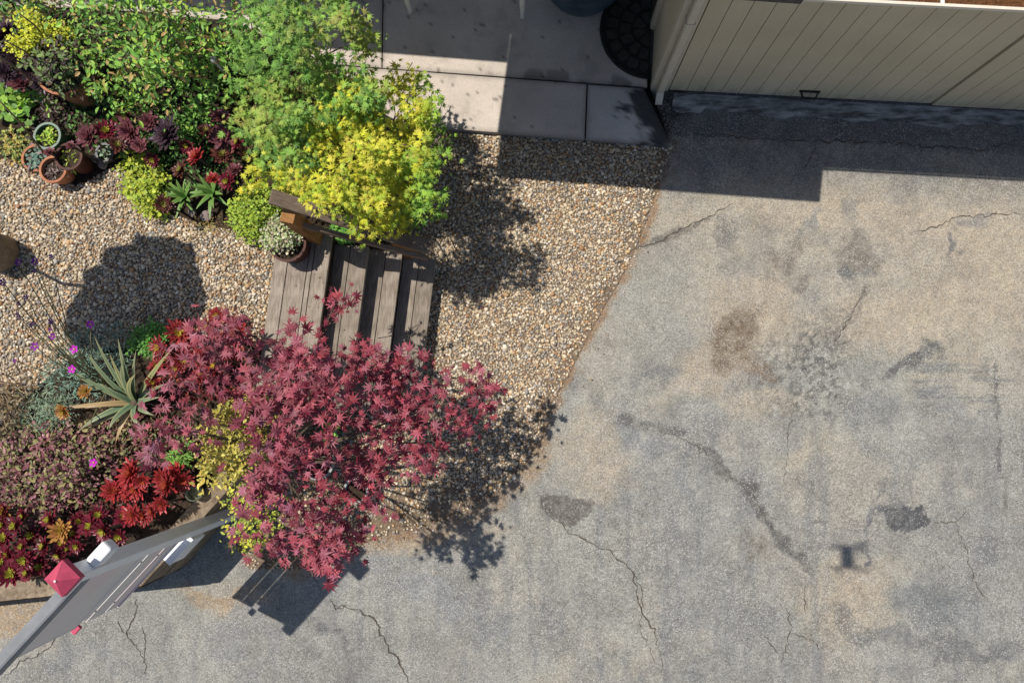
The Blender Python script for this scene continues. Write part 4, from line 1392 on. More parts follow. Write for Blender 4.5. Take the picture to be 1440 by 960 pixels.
LIME = [(.29, .34, .03), (.24, .31, .03), (.35, .38, .04), (.18, .25, .03)]
YEL = [(.42, .34, .07), (.46, .38, .09), (.36, .30, .06), (.26, .24, .05)]
DKG = [(.05, .12, .03), (.07, .16, .035), (.035, .085, .025), (.09, .18, .045)]
BLUEG = [(.12, .20, .15), (.16, .25, .19), (.09, .16, .12), (.20, .28, .20)]
GREYG = [(.24, .30, .20), (.30, .36, .25), (.18, .25, .16), (.14, .22, .12)]
MAUVE = [(.22, .09, .10), (.17, .06, .07), (.27, .14, .14), (.19, .17, .07), (.25, .22, .09), (.12, .12, .05), (.12, .045, .05)]
GOLD = [(.50, .30, .09), (.42, .25, .08), (.55, .40, .13), (.38, .33, .08)]
clump("lime_sedum", [(168, 222), (196, 214), (222, 240), (238, 268), (226, 300), (196, 292), (172, 268)], 1.02, "lime green rounded sedum clump spilling onto the terrace gravel", "plant", (.022, .04), LIME, ROUND, 190, 7, .03, .2)
clump("lime_mound", circ(356, 301, 36, 36), 1.12, "dense lime green mound of fine leaves beside the handrail end", "plant", (.016, .03), [(.22, .30, .03), (.28, .35, .04), (.16, .24, .03)], ROUND, 260, 8, .026, .22)
clump("golden_sedum", [(240, 305), (262, 298), (280, 316), (330, 300), (345, 325), (300, 335), (262, 332)], .83, "small dry golden sedum tufts along the gravel edge", "plant", (.016, .03), GOLD, STICK, 90, 7, .03, .06)
for cx, cy, r, lb in ((45, 30, 22, "yellow flowering spurge head beside black rosettes"), (76, 44, 19, "yellow spurge head leaning over the terracotta bowl"), (27, 60, 17, "small yellow green spurge head next to dark stems")):
    clump("spurge", circ(cx, cy, r, r*.8), 1.35, lb, "plant", (.018, .032), [(.48, .46, .03), (.40, .42, .03), (.34, .38, .04)], ROUND, 70, 7, .03, .15)
clump("geranium", circ(22, 140, 34, 26), .98, "broad leaved green geranium at the gravel edge", "plant", (.05, .085), [(.16, .30, .05), (.11, .23, .04), (.22, .36, .05)], LOBED, 30, 3, .05, .2, parts=60)
clump("mixed_sedum", circ(16, 205, 34, 22), .86, "low mixed green and yellow sedum cushion by the gravel", "plant", (.018, .03), [(.20, .24, .06), (.30, .30, .06), (.12, .16, .05), (.36, .26, .07)], ROUND, 110, 7, .03, .1)
clump("ground_cover", [(85, 140), (150, 140), (190, 175), (240, 170), (330, 200), (335, 250), (250, 270), (190, 215), (110, 205), (80, 175)], .90, "dark green ground cover between pots and rosettes", "plant", (.025, .045), DKG+[(.12, .24, .05)], OVATE, 300, 6, .05, .15)
clump("bright_filler", circ(262, 165, 50, 22), 1.05, "bright green leafy filler under the tall shrub", "plant", (.03, .05), [(.12, .26, .05), (.18, .32, .06), (.08, .18, .04)], OVATE, 90, 6, .05, .2)
clump("back_filler", [(-30, -20), (60, -20), (70, 20), (20, 30), (-30, 25)], 1.2, "loose green foliage in the far corner of the bed", "plant", (.04, .06), [(.12, .24, .05), (.08, .17, .04), (.26, .24, .06)], OVATE, 80, 6, .06, .3)
clump("parsley_mound", circ(207, 476, 28, 24), 1.0, "deep green curly mound beside red rosettes", "plant", (.018, .03), [(.08, .20, .03), (.11, .26, .04), (.06, .15, .03)], ROUND, 170, 7, .028, .2)
clump("blue_senecio", [(75, 500), (110, 470), (150, 452), (180, 470), (178, 520), (140, 560), (95, 560), (60, 545)], .95, "blue green finger leaved succulent mat in the shade patch", "plant", (.035, .06), BLUEG, STICK, 240, 7, .045, .2)
clump("grey_santolina", circ(58, 582, 40, 28), 1.0, "pale grey green feathery clump at the terrace edge", "plant", (.025, .045), GREYG, STICK, 200, 7, .04, .2)
clump("mauve_stonecrop", [(-20, 620), (40, 605), (90, 598), (150, 610), (160, 660), (130, 695), (80, 705), (40, 735), (-20, 720)], 1.08, "mauve and olive stonecrop mass behind the dark rosettes", "plant", (.03, .055), MAUVE, OVATE, 430, 7, .05, .25)
clump("dry_stalks", circ(5, 570, 35, 30), .98, "brown dry stalks beside the grey green clump", "plant", (.05, .09), [(.16, .11, .06), (.10, .07, .045), (.22, .17, .09)], NARROW, 90, 5, .05, .2)
clump("yellow_shrub", [(272, 640), (285, 600), (318, 560), (350, 548), (378, 560), (368, 620), (350, 655), (310, 682), (280, 675)], 1.32, "yellow leaved shrub showing through the red maple by the timber cap", "shrub", (.032, .055), YEL, OVATE, 260, 6, .04, .3)
clump("yellow_spurge", [(316, 700), (345, 685), (385, 700), (372, 760), (350, 780), (322, 772)], 1.35, "yellow green leafy clump at the foot of the sign post", "shrub", (.03, .05), [(.42, .40, .05), (.30, .33, .05), (.20, .26, .05)], OVATE, 130, 6, .045, .4)
clump("green_tuft", circ(255, 640, 16, 14), .95, "narrow leaved green tuft between red rosettes", "plant", (.05, .08), [(.12, .24, .05), (.20, .32, .07)], NARROW, 30, 6, .02, .1)
clump("tiny_herb", circ(462, 608, 10, 9), .5, "little bright green herb under the red maple", "plant", (.03, .05), [(.14, .36, .05), (.2, .42, .06)], OVATE, 14, 5, .02, .1, base_z=.3)
clump("fern_tuft", circ(488, 322, 22, 14), .95, "green ferny leaves poking through the handrail", "plant", (.03, .05), [(.12, .30, .05), (.17, .36, .06)], MAPLE, 40, 5, .03, .15)
clump("dark_rosemary", circ(550, 545, 20, 12), .75, "dark green herb leaves under the red maple beside steps", "plant", (.05, .08), [(.09, .12, .07), (.06, .085, .05)], LOBED, 12, 4, .03, .1, base_z=.2)
clump("dark_undergrowth", [(-30, 45), (60, 60), (110, 90), (140, 130), (90, 170), (60, 200), (40, 185), (50, 120), (-30, 115)], .95, "dark purple brown low leaves around the black rosettes", "plant", (.03, .055), [(.06, .03, .035), (.09, .05, .04), (.045, .03, .03), (.10, .11, .05)], OVATE, 200, 6, .05, .15)
clump("bronze_undergrowth", [(105, 590), (150, 545), (200, 575), (270, 580), (280, 640), (210, 650), (160, 640), (120, 625)], .90, "bronze and olive small leaves around the foot of the spiky aloe", "plant", (.025, .045), [(.16, .07, .05), (.20, .16, .07), (.10, .05, .04), (.13, .16, .06)], OVATE, 210, 6, .05, .12)
clump("shrub_floor", [(60, 0), (340, 10), (330, 60), (318, 130), (250, 150), (180, 165), (130, 140), (90, 60)], 1.02, "dark green leaves in the shade beneath the tall shrub", "plant", (.035, .06), [(.05, .11, .03), (.07, .14, .035), (.10, .18, .045), (.06, .07, .03)], OVATE, 300, 6, .06, .2)
# undergrowth that closes the soil between the rosettes
clump("red_undergrowth", [(-20, 700), (120, 690), (200, 620), (290, 640), (275, 690), (200, 745), (110, 790), (40, 810), (-20, 810)], .87, "dark wine red low leaves filling the bed behind the timber wall", "plant", (.03, .05), [(.10, .02, .025), (.07, .015, .02), (.14, .03, .03), (.06, .035, .02)], OVATE, 300, 6, .05, .1)
clump("rust_undergrowth", [(215, 520), (240, 455), (330, 445), (360, 480), (330, 540), (290, 570), (240, 580)], .93, "dark red leafy undergrowth between yellow centred rosettes", "plant", (.03, .05), [(.16, .025, .03), (.10, .018, .02), (.20, .05, .03)], OVATE, 170, 6, .05, .12)


# ------------------------------------------------------------------ rosettes
def rosette_meshes(nm, outer, inner, n=46, seed=0, curl=.5, width=.30):
    r = np.random.default_rng(seed)
    res = []
    n = int(n*1.7); cut = int(n*.62)
    for lo, hi, cols in ((0, cut, outer), (cut, n, inner)):
        Vs, Fs, Cs = [], [], []
        for i in range(lo, hi):
            t = i/(n-1)
            yaw = i*2.39996+r.normal(0, .08); L = (1.0-.74*t**.8)*r.uniform(.86, 1.08); pit = math.radians(4+50*t+r.normal(0, 5))
            w = width*(.80-.1*t)
            xs = [0, .38, .68, .88, 1.0]; ws = [.35, .75, 1.0, .78, .08]
            pv = []
            for x, ww in zip(xs, ws):
                zc = curl*.25*x*x
                for sgn in (-1, 0, 1):
                    pv.append((x*L, sgn*ww*w*L*.5, zc*L+(.05*L if sgn else 0)))
            pv = np.array(pv)
            R = euler_mats(np.array([yaw]), np.array([-pit]), np.array([0.0]))[0]
            pv = pv @ R.T; pv[:, 2] += .10*t
            b = len(Vs)*15
            for k in range(4):
                for s_ in range(2):
                    a = b+k*3+s_; Fs.append((a, a+1, a+4, a+3))
            Vs.append(pv)
            mixr = r.random()
            cc = np.array(cols[0])*(1-mixr)+np.array(cols[1])*mixr
            tipc = np.array(outer[0])*1.1
            Cs.append(np.stack([(cc*(1-.45*x**3)+tipc*.45*x**3)*(.8+.3*x) for x in xs for _ in range(3)]))
        V = np.concatenate(Vs); me = raw_mesh(nm, V, np.array(Fs), np.clip(np.concatenate(Cs), 0, .7), True); me.materials.append(M_SUCC)
        res.append(me)
    return res


STYLES = {}
STYLE_ARGS = {
    'wine': (((.20, .018, .035), (.09, .012, .022)), ((.52, .54, .07), (.42, .40, .06)), 46, 1),
    'rust': (((.34, .040, .035), (.17, .022, .03)), ((.62, .54, .06), (.56, .40, .05)), 54, 2, .4, .24),
    'red': (((.42, .045, .045), (.24, .025, .03)), ((.46, .12, .05), (.40, .06, .04)), 56, 3, .6, .26),
    'black': (((.045, .026, .038), (.085, .045, .06)), ((.06, .035, .045), (.10, .055, .06)), 48, 4, .5, .28),
    'gold': (((.44, .26, .06), (.38, .12, .05)), ((.50, .36, .08), (.46, .30, .05)), 50, 5, .6, .30),
    'mauve': (((.22, .075, .085), (.15, .045, .055)), ((.25, .08, .09), (.18, .05, .06)), 40, 6, .6, .42),
    'brown': (((.14, .045, .035), (.09, .03, .025)), ((.40, .42, .09), (.32, .28, .08)), 44, 7, .5, .34),
}
for _k, _a in STYLE_ARGS.items():
    STYLES[_k] = []
    for _v in range(4):
        _b = (.75, .95, 1.12, 1.0)[_v]; _a2 = list(_a)
        _a2[0] = tuple(tuple(q*_b for q in c) for c in _a[0]); _a2[2] = int(_a[2]*(.8, 1.0, 1.15, .9)[_v]); _a2[3] = _a[3]+20*_v
        STYLES[_k].append(rosette_meshes("rosette", *_a2))
M_STEM = plain("succulent_stem", (.10, .07, .05), .8, .3, 30, .2)
rr = random.Random(12)


def rosette(px, py, z, r, style, label, group=None, tilt=.3, base_z=None):
    p = P(px, py, z)
    bz = ZT-.01 if base_z is None else base_z
    lean = Vector((rr.uniform(-.05, .05), rr.uniform(-.05, .05), 0))
    t = thing("aeonium", (p.x+lean.x, p.y+lean.y, bz), label, "succulent", group)
    r = r*rr.uniform(.78, 1.18); tilt = .42
    rot = (rr.uniform(-tilt, tilt), rr.uniform(-tilt, tilt), rr.uniform(0, 6.28))
    for nm, me in zip(("outer_leaves", "center_leaves"), rr.choice(STYLES[style])):
        o = mob(nm, me, None, t)
        o.location = p-Vector(t.location); o.rotation_euler = rot; o.scale = (r, r, r)
    v, f = tube([t.location, Vector(t.location).lerp(p, .5)-lean*.2, p+Vector((0, 0, .01))], [.012, .010, .014], 6)
    pyob("stem", v, f, M_STEM, t, True)
    return t


Z1 = lambda x, y: (x/3.84, 690+y/3.84)
Z6 = lambda x, y: (x/3.0, 640+y/3.0)
Z5 = lambda x, y: (x/3.43, 420+y/3.43)
G_W = "wine red rosettes behind the timber wall"
L_W = "wine red aeonium rosette with yellow green centre behind the timber wall"
for x, y, r in [(130, 130, 9), (270, 155, 9), (170, 240, 10), (20, 255, 14), (240, 300, 9), (215, 345, 8), (130, 370, 12), (215, 410, 9), (60, 450, 14), (45, 345, 9), (5, 395, 11), (320, 340, 9), (375, 315, 8),
                (565, 210, 13), (675, 140, 9), (600, 270, 8), (640, 245, 8), (490, 190, 9), (415, 295, 8), (85, 190, 9), (15, 185, 9), (330, 280, 8), (120, 300, 9), (430, 160, 10), (530, 130, 10), (400, 230, 9), (150, 440, 9), (20, 110, 8)]:
    p = Z1(x, y)
    lb_ = {(60, 450): "broad wine red rosette against the timber cap under the pink post cap", (565, 210): "wine red rosette beside the white arm end of the sign", (675, 140): "wine red rosette touching the bright red group",
           (20, 255): "wide wine red rosette beside the mauve stonecrop and orange rosette"}.get((x, y), L_W)
    rosette(p[0], p[1], rr.uniform(.98, 1.12), r*.0115, 'wine', lb_, G_W)
p = Z1(330, 215); rosette(p[0], p[1], 1.12, .15, 'gold', "golden orange aeonium rosette among the wine red ones")
p = Z1(360, 235); rosette(p[0], p[1], 1.06, .10, 'gold', "smaller peach coloured rosette touching the golden orange one")
G_R = "bright red rosettes near the glass jar"
L_R = "bright red aeonium rosette in the group near the glass jar"
for x, y, r in [(480, 150, 12), (555, 75, 13), (575, 130, 14), (710, 125, 13), (745, 75, 13), (610, 250, 13), (560, 250, 11), (645, 235, 11), (680, 205, 10), (770, 105, 11), (690, 90, 10), (600, 105, 10), (530, 165, 10)]:
    p = Z6(x, y)
    rosette(p[0], p[1], rr.uniform(1.0, 1.14), r*.0105, 'red', L_R, G_R)
G_U = "rust red rosettes under the red maple"
L_U = "rust red aeonium rosette with golden eye beside the red maple leaves"
for x, y, r in [(865, 165, 16), (775, 230, 12), (1115, 265, 13), (980, 355, 11), (970, 285, 11), (890, 290, 10), (845, 330, 12), (1005, 125, 10), (1145, 165, 12), (1050, 80, 10), (930, 190, 11), (940, 380, 10), (760, 330, 11), (740, 400, 10), (1040, 330, 10), (800, 300, 9), (1060, 190, 10)]:
    p = Z5(x, y)
    rosette(p[0], p[1], rr.uniform(1.0, 1.15), r*.0105, 'rust', L_U, G_U)
for x, y, r, st, lb in [(184, 187, .15, 'mauve', "wine purple broad leaved rosette behind the lime sedum"), (125, 193, .13, 'mauve', "dusty mauve rosette beside the brown pot"),
                        (277, 221, .125, 'red', "single bright red rosette above the green aloes"), (313, 219, .13, 'brown', "brown rosette with green eye next to the yellow maple"),
                        (210, 172, .11, 'mauve', "small wine rosette behind the purple one"), (236, 190, .18, 'black', "large glossy black rosette left of the bright red one"),
                        (312, 192, .15, 'mauve', "mauve rosette under the green maple edge"), (300, 252, .07, 'red', "little dark red rosette between the aloes"),
                        (230, 287, .10, 'brown', "brown rosette with olive eye next to lime sedum"), (8, 50, .17, 'black', "glossy black rosette next to the yellow spurge"),
                        (45, 100, .16, 'black', "glossy black rosette beside the terracotta bowl"), (8, 103, .14, 'black', "black rosette above the broad leaved geranium"), (60, 118, .12, 'black', "black rosette in front of the terracotta bowl"), (30, 118, .11, 'mauve', "dusky purple rosette above the geranium leaves"), (-4, 75, .13, 'black', "black rosette behind crossing brown stems"),
                        (20, 80, .12, 'black', "small black rosette among crossing stems"), (165, 205, .10, 'brown', "olive brown rosette near the lime sedum"),
                        (197, 205, .09, 'mauve', "little maroon rosette above the lime sedum"), (120, 550, .10, 'gold', "yellow orange rosette behind the spiky agave"), (90, 578, .09, 'gold', "small orange rosette by the grey green clump"),
                        (4, 722, .12, 'gold', "orange rosette beside the mauve stonecrop"), (345, 215, .09, 'brown', "small brown rosette under the maples"), (330, 240, .10, 'mauve', "dull mauve rosette beside the lime mound"),
                        (70, 215, .06, 'mauve', "dusty little rosette in front of the green pot"), (100, 205, .06, 'mauve', "tiny mauve rosette leaning on the green pot"), (262, 205, .11, 'wine', "wine red rosette left of the single bright red one"), (335, 200, .12, 'wine', "wine red rosette under the hanging green maple leaves"), (290, 185, .10, 'brown', "bronze rosette above the bright red one"), (255, 240, .10, 'brown', "bronze rosette just above the aloes"), (215, 225, .10, 'wine', "dark wine rosette touching the lime sedum"), (175, 165, .12, 'brown', "bronze rosette at the shrub edge behind purple ones"), (150, 185, .11, 'wine', "wine rosette between mauve and purple ones"), (320, 255, .09, 'wine', "wine rosette beside the lime mound"), (310, 165, .10, 'mauve', "mauve rosette in the shade of the shrub")]:
    rosette(x, y, rr.uniform(1.0, 1.15), r, st, lb)


M_CANE = plain("brown_cane", (.20, .135, .085), .8, .3, 30, .2)
CN = thing("bare_canes", tuple(P(60, 130, ZT)), "thin bare brown canes leaning across the black rosettes", "plant")
for a, b in (((-20, 70), (62, 128)), ((8, 58), (60, 96)), ((-10, 132), (62, 215)), ((28, 20), (70, 62)), ((52, 2), (100, 40)), ((170, 5), (230, 60)), ((255, 25), (300, 60))):
    p0, p1 = P(*a, 1.75), P(*b, .95)
    v, f = tube([p1, p0.lerp(p1, .5)+Vector((.02, .02, .05)), p0], [.010, .008, .005], 6)
    pyob("cane", v, f, M_CANE, CN, True)

# ------------------------------------------------------------------ agave and aloes: each leaf its own mesh
def blade(base, tip, w, sag, pal, twist=0.0, curl=0.0):
    base = Vector(base); tip = Vector(tip); n = 9
    ax = tip-base; side = Vector((-ax.y, ax.x, 0)).normalized()
    v, cols = [], []
    for i in range(n):
        t = i/(n-1)
        c = base.lerp(tip, t)+UP*(sag*4*t*(1-t))+side*(curl*t*t)
        ww = w*(1.0-.15*t)*(1-t**2.2)+.002
        up = UP*(.22*ww)
        for k in (-1, -.45, 0, .45, 1):
            v.append(c+side*(k*ww*.5)+up*(abs(k)**1.5)*1.3)
            cc = pal[1] if abs(k) == 1 else pal[0]
            e = t**2
            cols.append(tuple(cc[j]*(1-e*.6)+pal[2][j]*e*.6 for j in range(3)))
    f = [[i*5+k, i*5+k+1, (i+1)*5+k+1, (i+1)*5+k] for i in range(n-1) for k in range(4)]
    # underside
    m = len(v)
    for i in range(n):
        t = i/(n-1); a = v[i*5+2]
        v.append(a-UP*(.018*(1-t)+.001)); cols.append(pal[0])
    for i in range(n-1):
        f.append([i*5, (i+1)*5, m+i+1, m+i]); f.append([i*5+4, m+i, m+i+1, (i+1)*5+4])
    return v, f, cols


ac = P(188, 566, .95)
AG = thing("spiky_agave", (ac.x, ac.y, ZT-.01), "large spiky grey green aloe with curling narrow leaves in the terrace bed", "succulent")
apal = ((.13, .21, .12), (.30, .33, .16), (.34, .28, .13)); apal2 = ((.22, .27, .12), (.42, .38, .16), (.44, .32, .14)); apal3 = ((.42, .31, .15), (.48, .34, .16), (.45, .27, .15))
for x, y, z, pl in [(77, 519, 1.2, 0), (74, 570, 1.1, 2), (105, 597, 1.05, 0), (131, 474, 1.3, 0), (109, 492, 1.25, 0), (178, 478, 1.3, 0), (201, 499, 1.3, 0), (246, 491, 1.25, 1), (226, 560, 1.1, 0), (216, 587, 1.0, 0),
                    (196, 608, 1.05, 0), (169, 624, 1.0, 2), (119, 568, 1.1, 2), (128, 608, 1.0, 1), (156, 498, 1.35, 1), (164, 510, 1.35, 0), (140, 540, 1.15, 0), (235, 535, 1.1, 0), (150, 600, 1.1, 0), (180, 520, 1.35, 1)]:
    tip = P(x, y, z)
    b = ac+(tip-ac).normalized()*.02
    v, f, cl = blade((b.x, b.y, .93), tip, rr.uniform(.045, .062), rr.uniform(.02, .07), (apal, apal2, apal3)[pl], curl=rr.uniform(-.08, .08))
    pyob("leaf", v, f, M_SUCC, AG, True, cols=cl)
v, f = tube([(ac.x, ac.y, ZT-.02), (ac.x, ac.y, .95)], [.05, .04], 8)
pyob("stem", v, f, M_STEM, AG, True)
gpal = ((.13, .26, .06), (.24, .36, .09), (.20, .32, .08))
for cx, cy, lb in ((262, 278, "green star shaped aloe in front of the dark rosettes"), (300, 272, "green star shaped aloe nearest the lime mound")):
    c = P(cx, cy, .85)
    t = thing("green_aloe", (c.x, c.y, ZT-.01), lb, "succulent")
    for i in range(17):
        a = i*2.4+cx; k = .5+.5*(i % 5)/5
        L = (.26-.09*(i/17)) * (1.0 if cx > 280 else .85)
        tip = c+Vector((math.cos(a)*L*(1-.3*i/17), math.sin(a)*L*(1-.3*i/17), .04+.16*i/17))
        v, f, cl = blade(c, tip, .045, .02, gpal)
        pyob("leaf", v, f, M_SUCC, t, True, cols=cl)

# ------------------------------------------------------------------ rock purslane: magenta flowers on long stems
M_MAG = plain("magenta_petal", (.55, .02, .50), .5, .12, 30, 0)
M_MAG_SHADE = plain("shaded_magenta_petal", (.22, .015, .28), .5, .15, 30, 0)  # the same magenta petals with shade put into the colour
M_EYE = plain("flower_eye", (.55, .45, .10), .6, .1, 30, 0)
pb = P(150, 545, ZT)
RP = thing("rock_purslane", (pb.x, pb.y, ZT-.01), "rock purslane with magenta flowers on long thin stems", "plant")
M_STALK = plain("thin_stalk", (.22, .20, .10), .7, .2, 30, 0)
for x, y, z, big, m in [(128, 456, 1.35, 1, 0), (105, 491, 1.35, 1, 0), (102, 519, 1.35, 1, 0), (132, 650, 1.3, 1, 0), (50, 487, 1.5, 1, 1), (75, 473, 1.5, .8, 1), (73, 452, 1.5, .7, 1), (72, 463, 1.5, .5, 1), (28, 446, 1.55, .6, 1),
                        (47, 456, 1.5, .7, 1), (50, 368, 1.6, .9, 1), (27, 369, 1.6, .8, 1), (5, 397, 1.6, .9, 1), (38, 418, 1.6, .7, 1), (28, 427, 1.6, .5, 1), (73, 361, 1.6, .6, 1), (50, 382, 1.6, .5, 1), (26, 441, 1.6, .5, 1), (22, 507, 1.5, .5, 1)]:
    p = P(x, y, z)
    s0 = Vector((pb.x+rr.uniform(-.08, .08), pb.y+rr.uniform(-.08, .08), ZT))
    m1 = s0.lerp(p, .45)+UP*.16
    v, f = tube([s0, m1, s0.lerp(p, .8)+UP*.08, p], [.006, .005, .004, .003], 5)
    pyob("stem", v, f, M_STALK, RP)
    r = .037*big
    vv, ff = [p-UP*.006], []
    for i in range(5):
        a = 2*math.pi*i/5+x
        for da, q, zz in ((-.5, .75, .010), (-.25, 1.0, .014), (.25, 1.0, .014), (.5, .75, .010)):
            vv.append(p+Vector((math.cos(a+da)*r*q, math.sin(a+da)*r*q, zz)))
        b = 1+4*i; ff += [[0, b, b+1], [0, b+1, b+2], [0, b+2, b+3]]
    fl = pyob("flower", vv, ff, (M_MAG, M_MAG_SHADE)[m], RP)
    v, f = lathe([(.001, .012), (.008*big, .006), (.006*big, -.004)], 8, tuple(p))
    pyob("flower_eye", v, f, M_EYE, fl)


# ------------------------------------------------------------------ pots
def pot(px, py, z, r, h, mat, name, label, cat="pot", soil=True, tilt=(0, 0), group=None, taper=.72):
    g = P(px, py, z+h)
    t = thing(name, (g.x, g.y, z), label, cat, group)
    t.rotation_euler = (tilt[0], tilt[1], 0)
    v, f = lathe(pot_profile(r*taper, r, h), 30)
    me = bpy.data.meshes.new("pot_body"); me.from_pydata(v, [], f); me.polygons.foreach_set("use_smooth", np.ones(len(f), bool)); me.update()
    o = mob("pot_body", me, mat, t)
    o.modifiers.new("e", 'EDGE_SPLIT').split_angle = .7
    if soil:
        v, f = lathe([(.001, h-.035), (r*.5, h-.04), (r*.93, h-.048)], 20)
        me = bpy.data.meshes.new("potting_soil"); me.from_pydata(v, [], f)
        mob("potting_soil", me, M_SOIL, t)
    return t


def pot_plant(t_label, px, py, z, r, pal, tmpl, size, n, name="pot_plant", dome=.08, depth=.1, cat="plant", mat=None):
    return clump(name, circ(px, py, r), z, t_label, cat, size, pal, tmpl, n, 6, .022, depth, .6, base_z=z-.12, dome=dome, edge=2, mat=mat)


pot(74, 238, ZT, .125, .20, M_TERRA, "terracotta_pot", "terracotta pot of dry grey stems on the gravel")
pot_plant("dry grey twigs inside the terracotta pot on gravel", 75, 239, .97, 12, [(.30, .24, .22), (.22, .17, .16), (.14, .10, .09)], NARROW, (.03, .06), 26)
pot(96, 220, ZT, .125, .26, M_BROWNPOT, "brown_pot", "dark brown pot with a lime green rosette plant")
pot_plant("lime green plant growing in the dark brown pot", 96, 220, 1.03, 11, [(.32, .40, .06), (.40, .46, .08), (.24, .32, .05)], NARROW, (.03, .055), 34)
pot(49, 222, ZT, .125, .14, M_TERRA, "terracotta_pot", "shallow terracotta pot with grey green succulents")
pot_plant("grey green succulents filling the shallow terracotta pot", 52, 221, .93, 15, BLUEG+[(.26, .18, .18)], ROUND, (.025, .045), 36)
pot(66, 191, ZT, .125, .22, M_GREENPOT, "green_pot", "open green plastic pot among the small pots")
pot_plant("small green seedling inside the open green pot", 66, 192, 1.0, 8, [(.24, .38, .05), (.34, .44, .06)], OVATE, (.03, .05), 14)
pot(147, 214, ZT, .085, .14, M_DARKPOT, "nursery_pot", "small dark nursery pot beside the lime sedum")
pot_plant("grey succulent in the small dark nursery pot", 147, 213, .93, 8, GREYG, ROUND, (.02, .035), 14)
g = P(108, 122, ZT+.12)
tb = pot(86, 97, ZT, .24, .38, M_TERRA, "terracotta_bowl", "large terracotta bowl half hidden by the green shrub", taper=.86)
pot_plant("dark twiggy plant rooted in the large terracotta bowl", 95, 100, 1.25, 28, [(.08, .05, .04), (.05, .035, .03), (.12, .08, .05), (.10, .14, .04)], NARROW, (.05, .09), 60)
clump("bowl_shade_plant", circ(78, 84, 42, 30), 1.34, "dark glossy leaves spilling over the terracotta bowl rim", "plant", (.04, .07), [(.05, .035, .03), (.07, .05, .035), (.10, .14, .05), (.14, .20, .06)], OVATE, 110, 6, .05, .15)
pot(70, 74, ZT+.05, .15, .36, plain("faded_terracotta", (.46, .24, .17), .8, .2, 12, .1), "faded_pot", "faded pink terracotta pot under the yellow spurge")
pot(404, 342, .80, .165, .24, M_BROWNPOT, "glazed_pot", "round brown glazed pot standing on the top step", taper=.80)
pot_plant("cream and green variegated mound in the brown glazed pot", 391, 328, 1.22, 26, [(.42, .38, .24), (.50, .46, .32), (.30, .34, .16), (.16, .24, .08), (.36, .30, .20)], ROUND, (.016, .03), 150, "variegated_plant", .1, .2)
pot(463, 556, .18, .13, .28, M_WHITE, "white_pot", "white rimmed pot glimpsed through the red maple")
pot(446, 652, .10, .15, .30, M_GREYPOT, "grey_pot", "grey plastic pot glimpsed beneath the red maple")
pot(500, 690, .02, .12, .24, M_GREYPOT, "grey_pot", "smaller grey pot on the dirt under the maple edge")
pot(340, 80, ZT, .16, .25, M_DARKPOT, "black_pot", "black nursery pot in the gap behind the garden light")

# glass jar on the timber cap
m, nt, b = new_mat("jar_glass")
b.inputs["Base Color"].default_value = (.72, .78, .62, 1); b.inputs["Roughness"].default_value = .08; b.inputs["Transmission Weight"].default_value = .85; b.inputs["IOR"].default_value = 1.45
jp = P(279, 692, ZW)
JR = thing("glass_jar", (jp.x, jp.y, ZW), "cloudy glass jar standing on the timber wall cap", "jar")
v, f = lathe([(.001, .004), (.062, .004), (.068, .02), (.068, .09), (.06, .11), (.066, .12), (.060, .122), (.055, .108), (.062, .09), (.062, .02), (.001, .012)], 28, (jp.x, jp.y, ZW))
pyob("jar_body", v, f, m, JR, True)
v, f = lathe([(.001, .03), (.058, .03)], 20, (jp.x, jp.y, ZW))
pyob("dregs", v, f, plain("jar_dregs", (.30, .27, .16), .6, .4, 30, .1), JR)

# garden light
lp = P(326, 112, .95)
GLT = thing("garden_light", (lp.x, lp.y, ZT), "slim grey metal garden light stake among the shrubs", "garden light")
v, f = lathe([(.001, 0), (.018, 0), (.018, .60), (.001, .60)], 16, (lp.x, lp.y, ZT))
pyob("stake", v, f, M_METAL, GLT, True)
v, f = lathe([(.001, .56), (.03, .56), (.032, .60), (.026, .62), (.001, .625)], 20, (lp.x, lp.y, ZT))
pyob("head", v, f, M_METAL, GLT, True)

# loose stones at the bed edge
M_ROCK = plain("rock", (.24, .19, .17), .85, .3, 14, .3)
for x, y, r, lb in ((138, 225, .06, "mauve grey rock left of the lime sedum"), (147, 233, .055, "pale rock at the foot of the lime sedum"), (272, 300, .05, "brown rock below the green aloes"), (293, 305, .07, "angular brown rock by the golden sedum")):
    g = P(x, y, ZT)
    tv, tf = ico()
    q = np.random.default_rng(int(x)).uniform(.8, 1.2, (12, 3))
    me = raw_mesh("rock", tv*q*np.array([r*1.3, r, r*.75]), tf, None, False)
    o = mob("rock", me, M_ROCK); o.location = (g.x, g.y, ZT+r*.55); o.rotation_euler = (0, 0, x)
    s_ = o.modifiers.new("s", 'SUBSURF'); s_.levels = 1; s_.render_levels = 1
    tag(o, lb, "rock")

# ------------------------------------------------------------------ parasol whose canopy shades the terrace
pc = P(4, 357, ZT)
PR = thing("parasol", (pc.x, pc.y, ZT), "small canvas parasol on a round wooden stand at the gravel", "parasol")
v, f = lathe([(.001, 0), (.17, 0), (.18, .02), (.17, .40), (.15, .42), (.001, .42)], 20, (pc.x, pc.y, ZT))
pyob("stand", v, f, M_TIMBER, PR, True)
ZC = 3.15
outline = [(195, 328), (206, 333), (250, 335), (262, 343), (275, 343), (281, 378), (293, 420), (290, 437), (272, 470), (230, 492), (170, 500), (110, 492), (92, 470), (97, 440), (110, 415), (120, 402), (119, 382), (145, 372), (149, 350), (186, 345)]
rim = []
for x, y in outline:
    g_ = P(x, y, ZT); rim.append(Vector((g_.x-SUNXY.x*(ZC-ZT), g_.y-SUNXY.y*(ZC-ZT), ZC)))
cc = sum(rim, Vector())/len(rim)+UP*.22
n = len(rim)
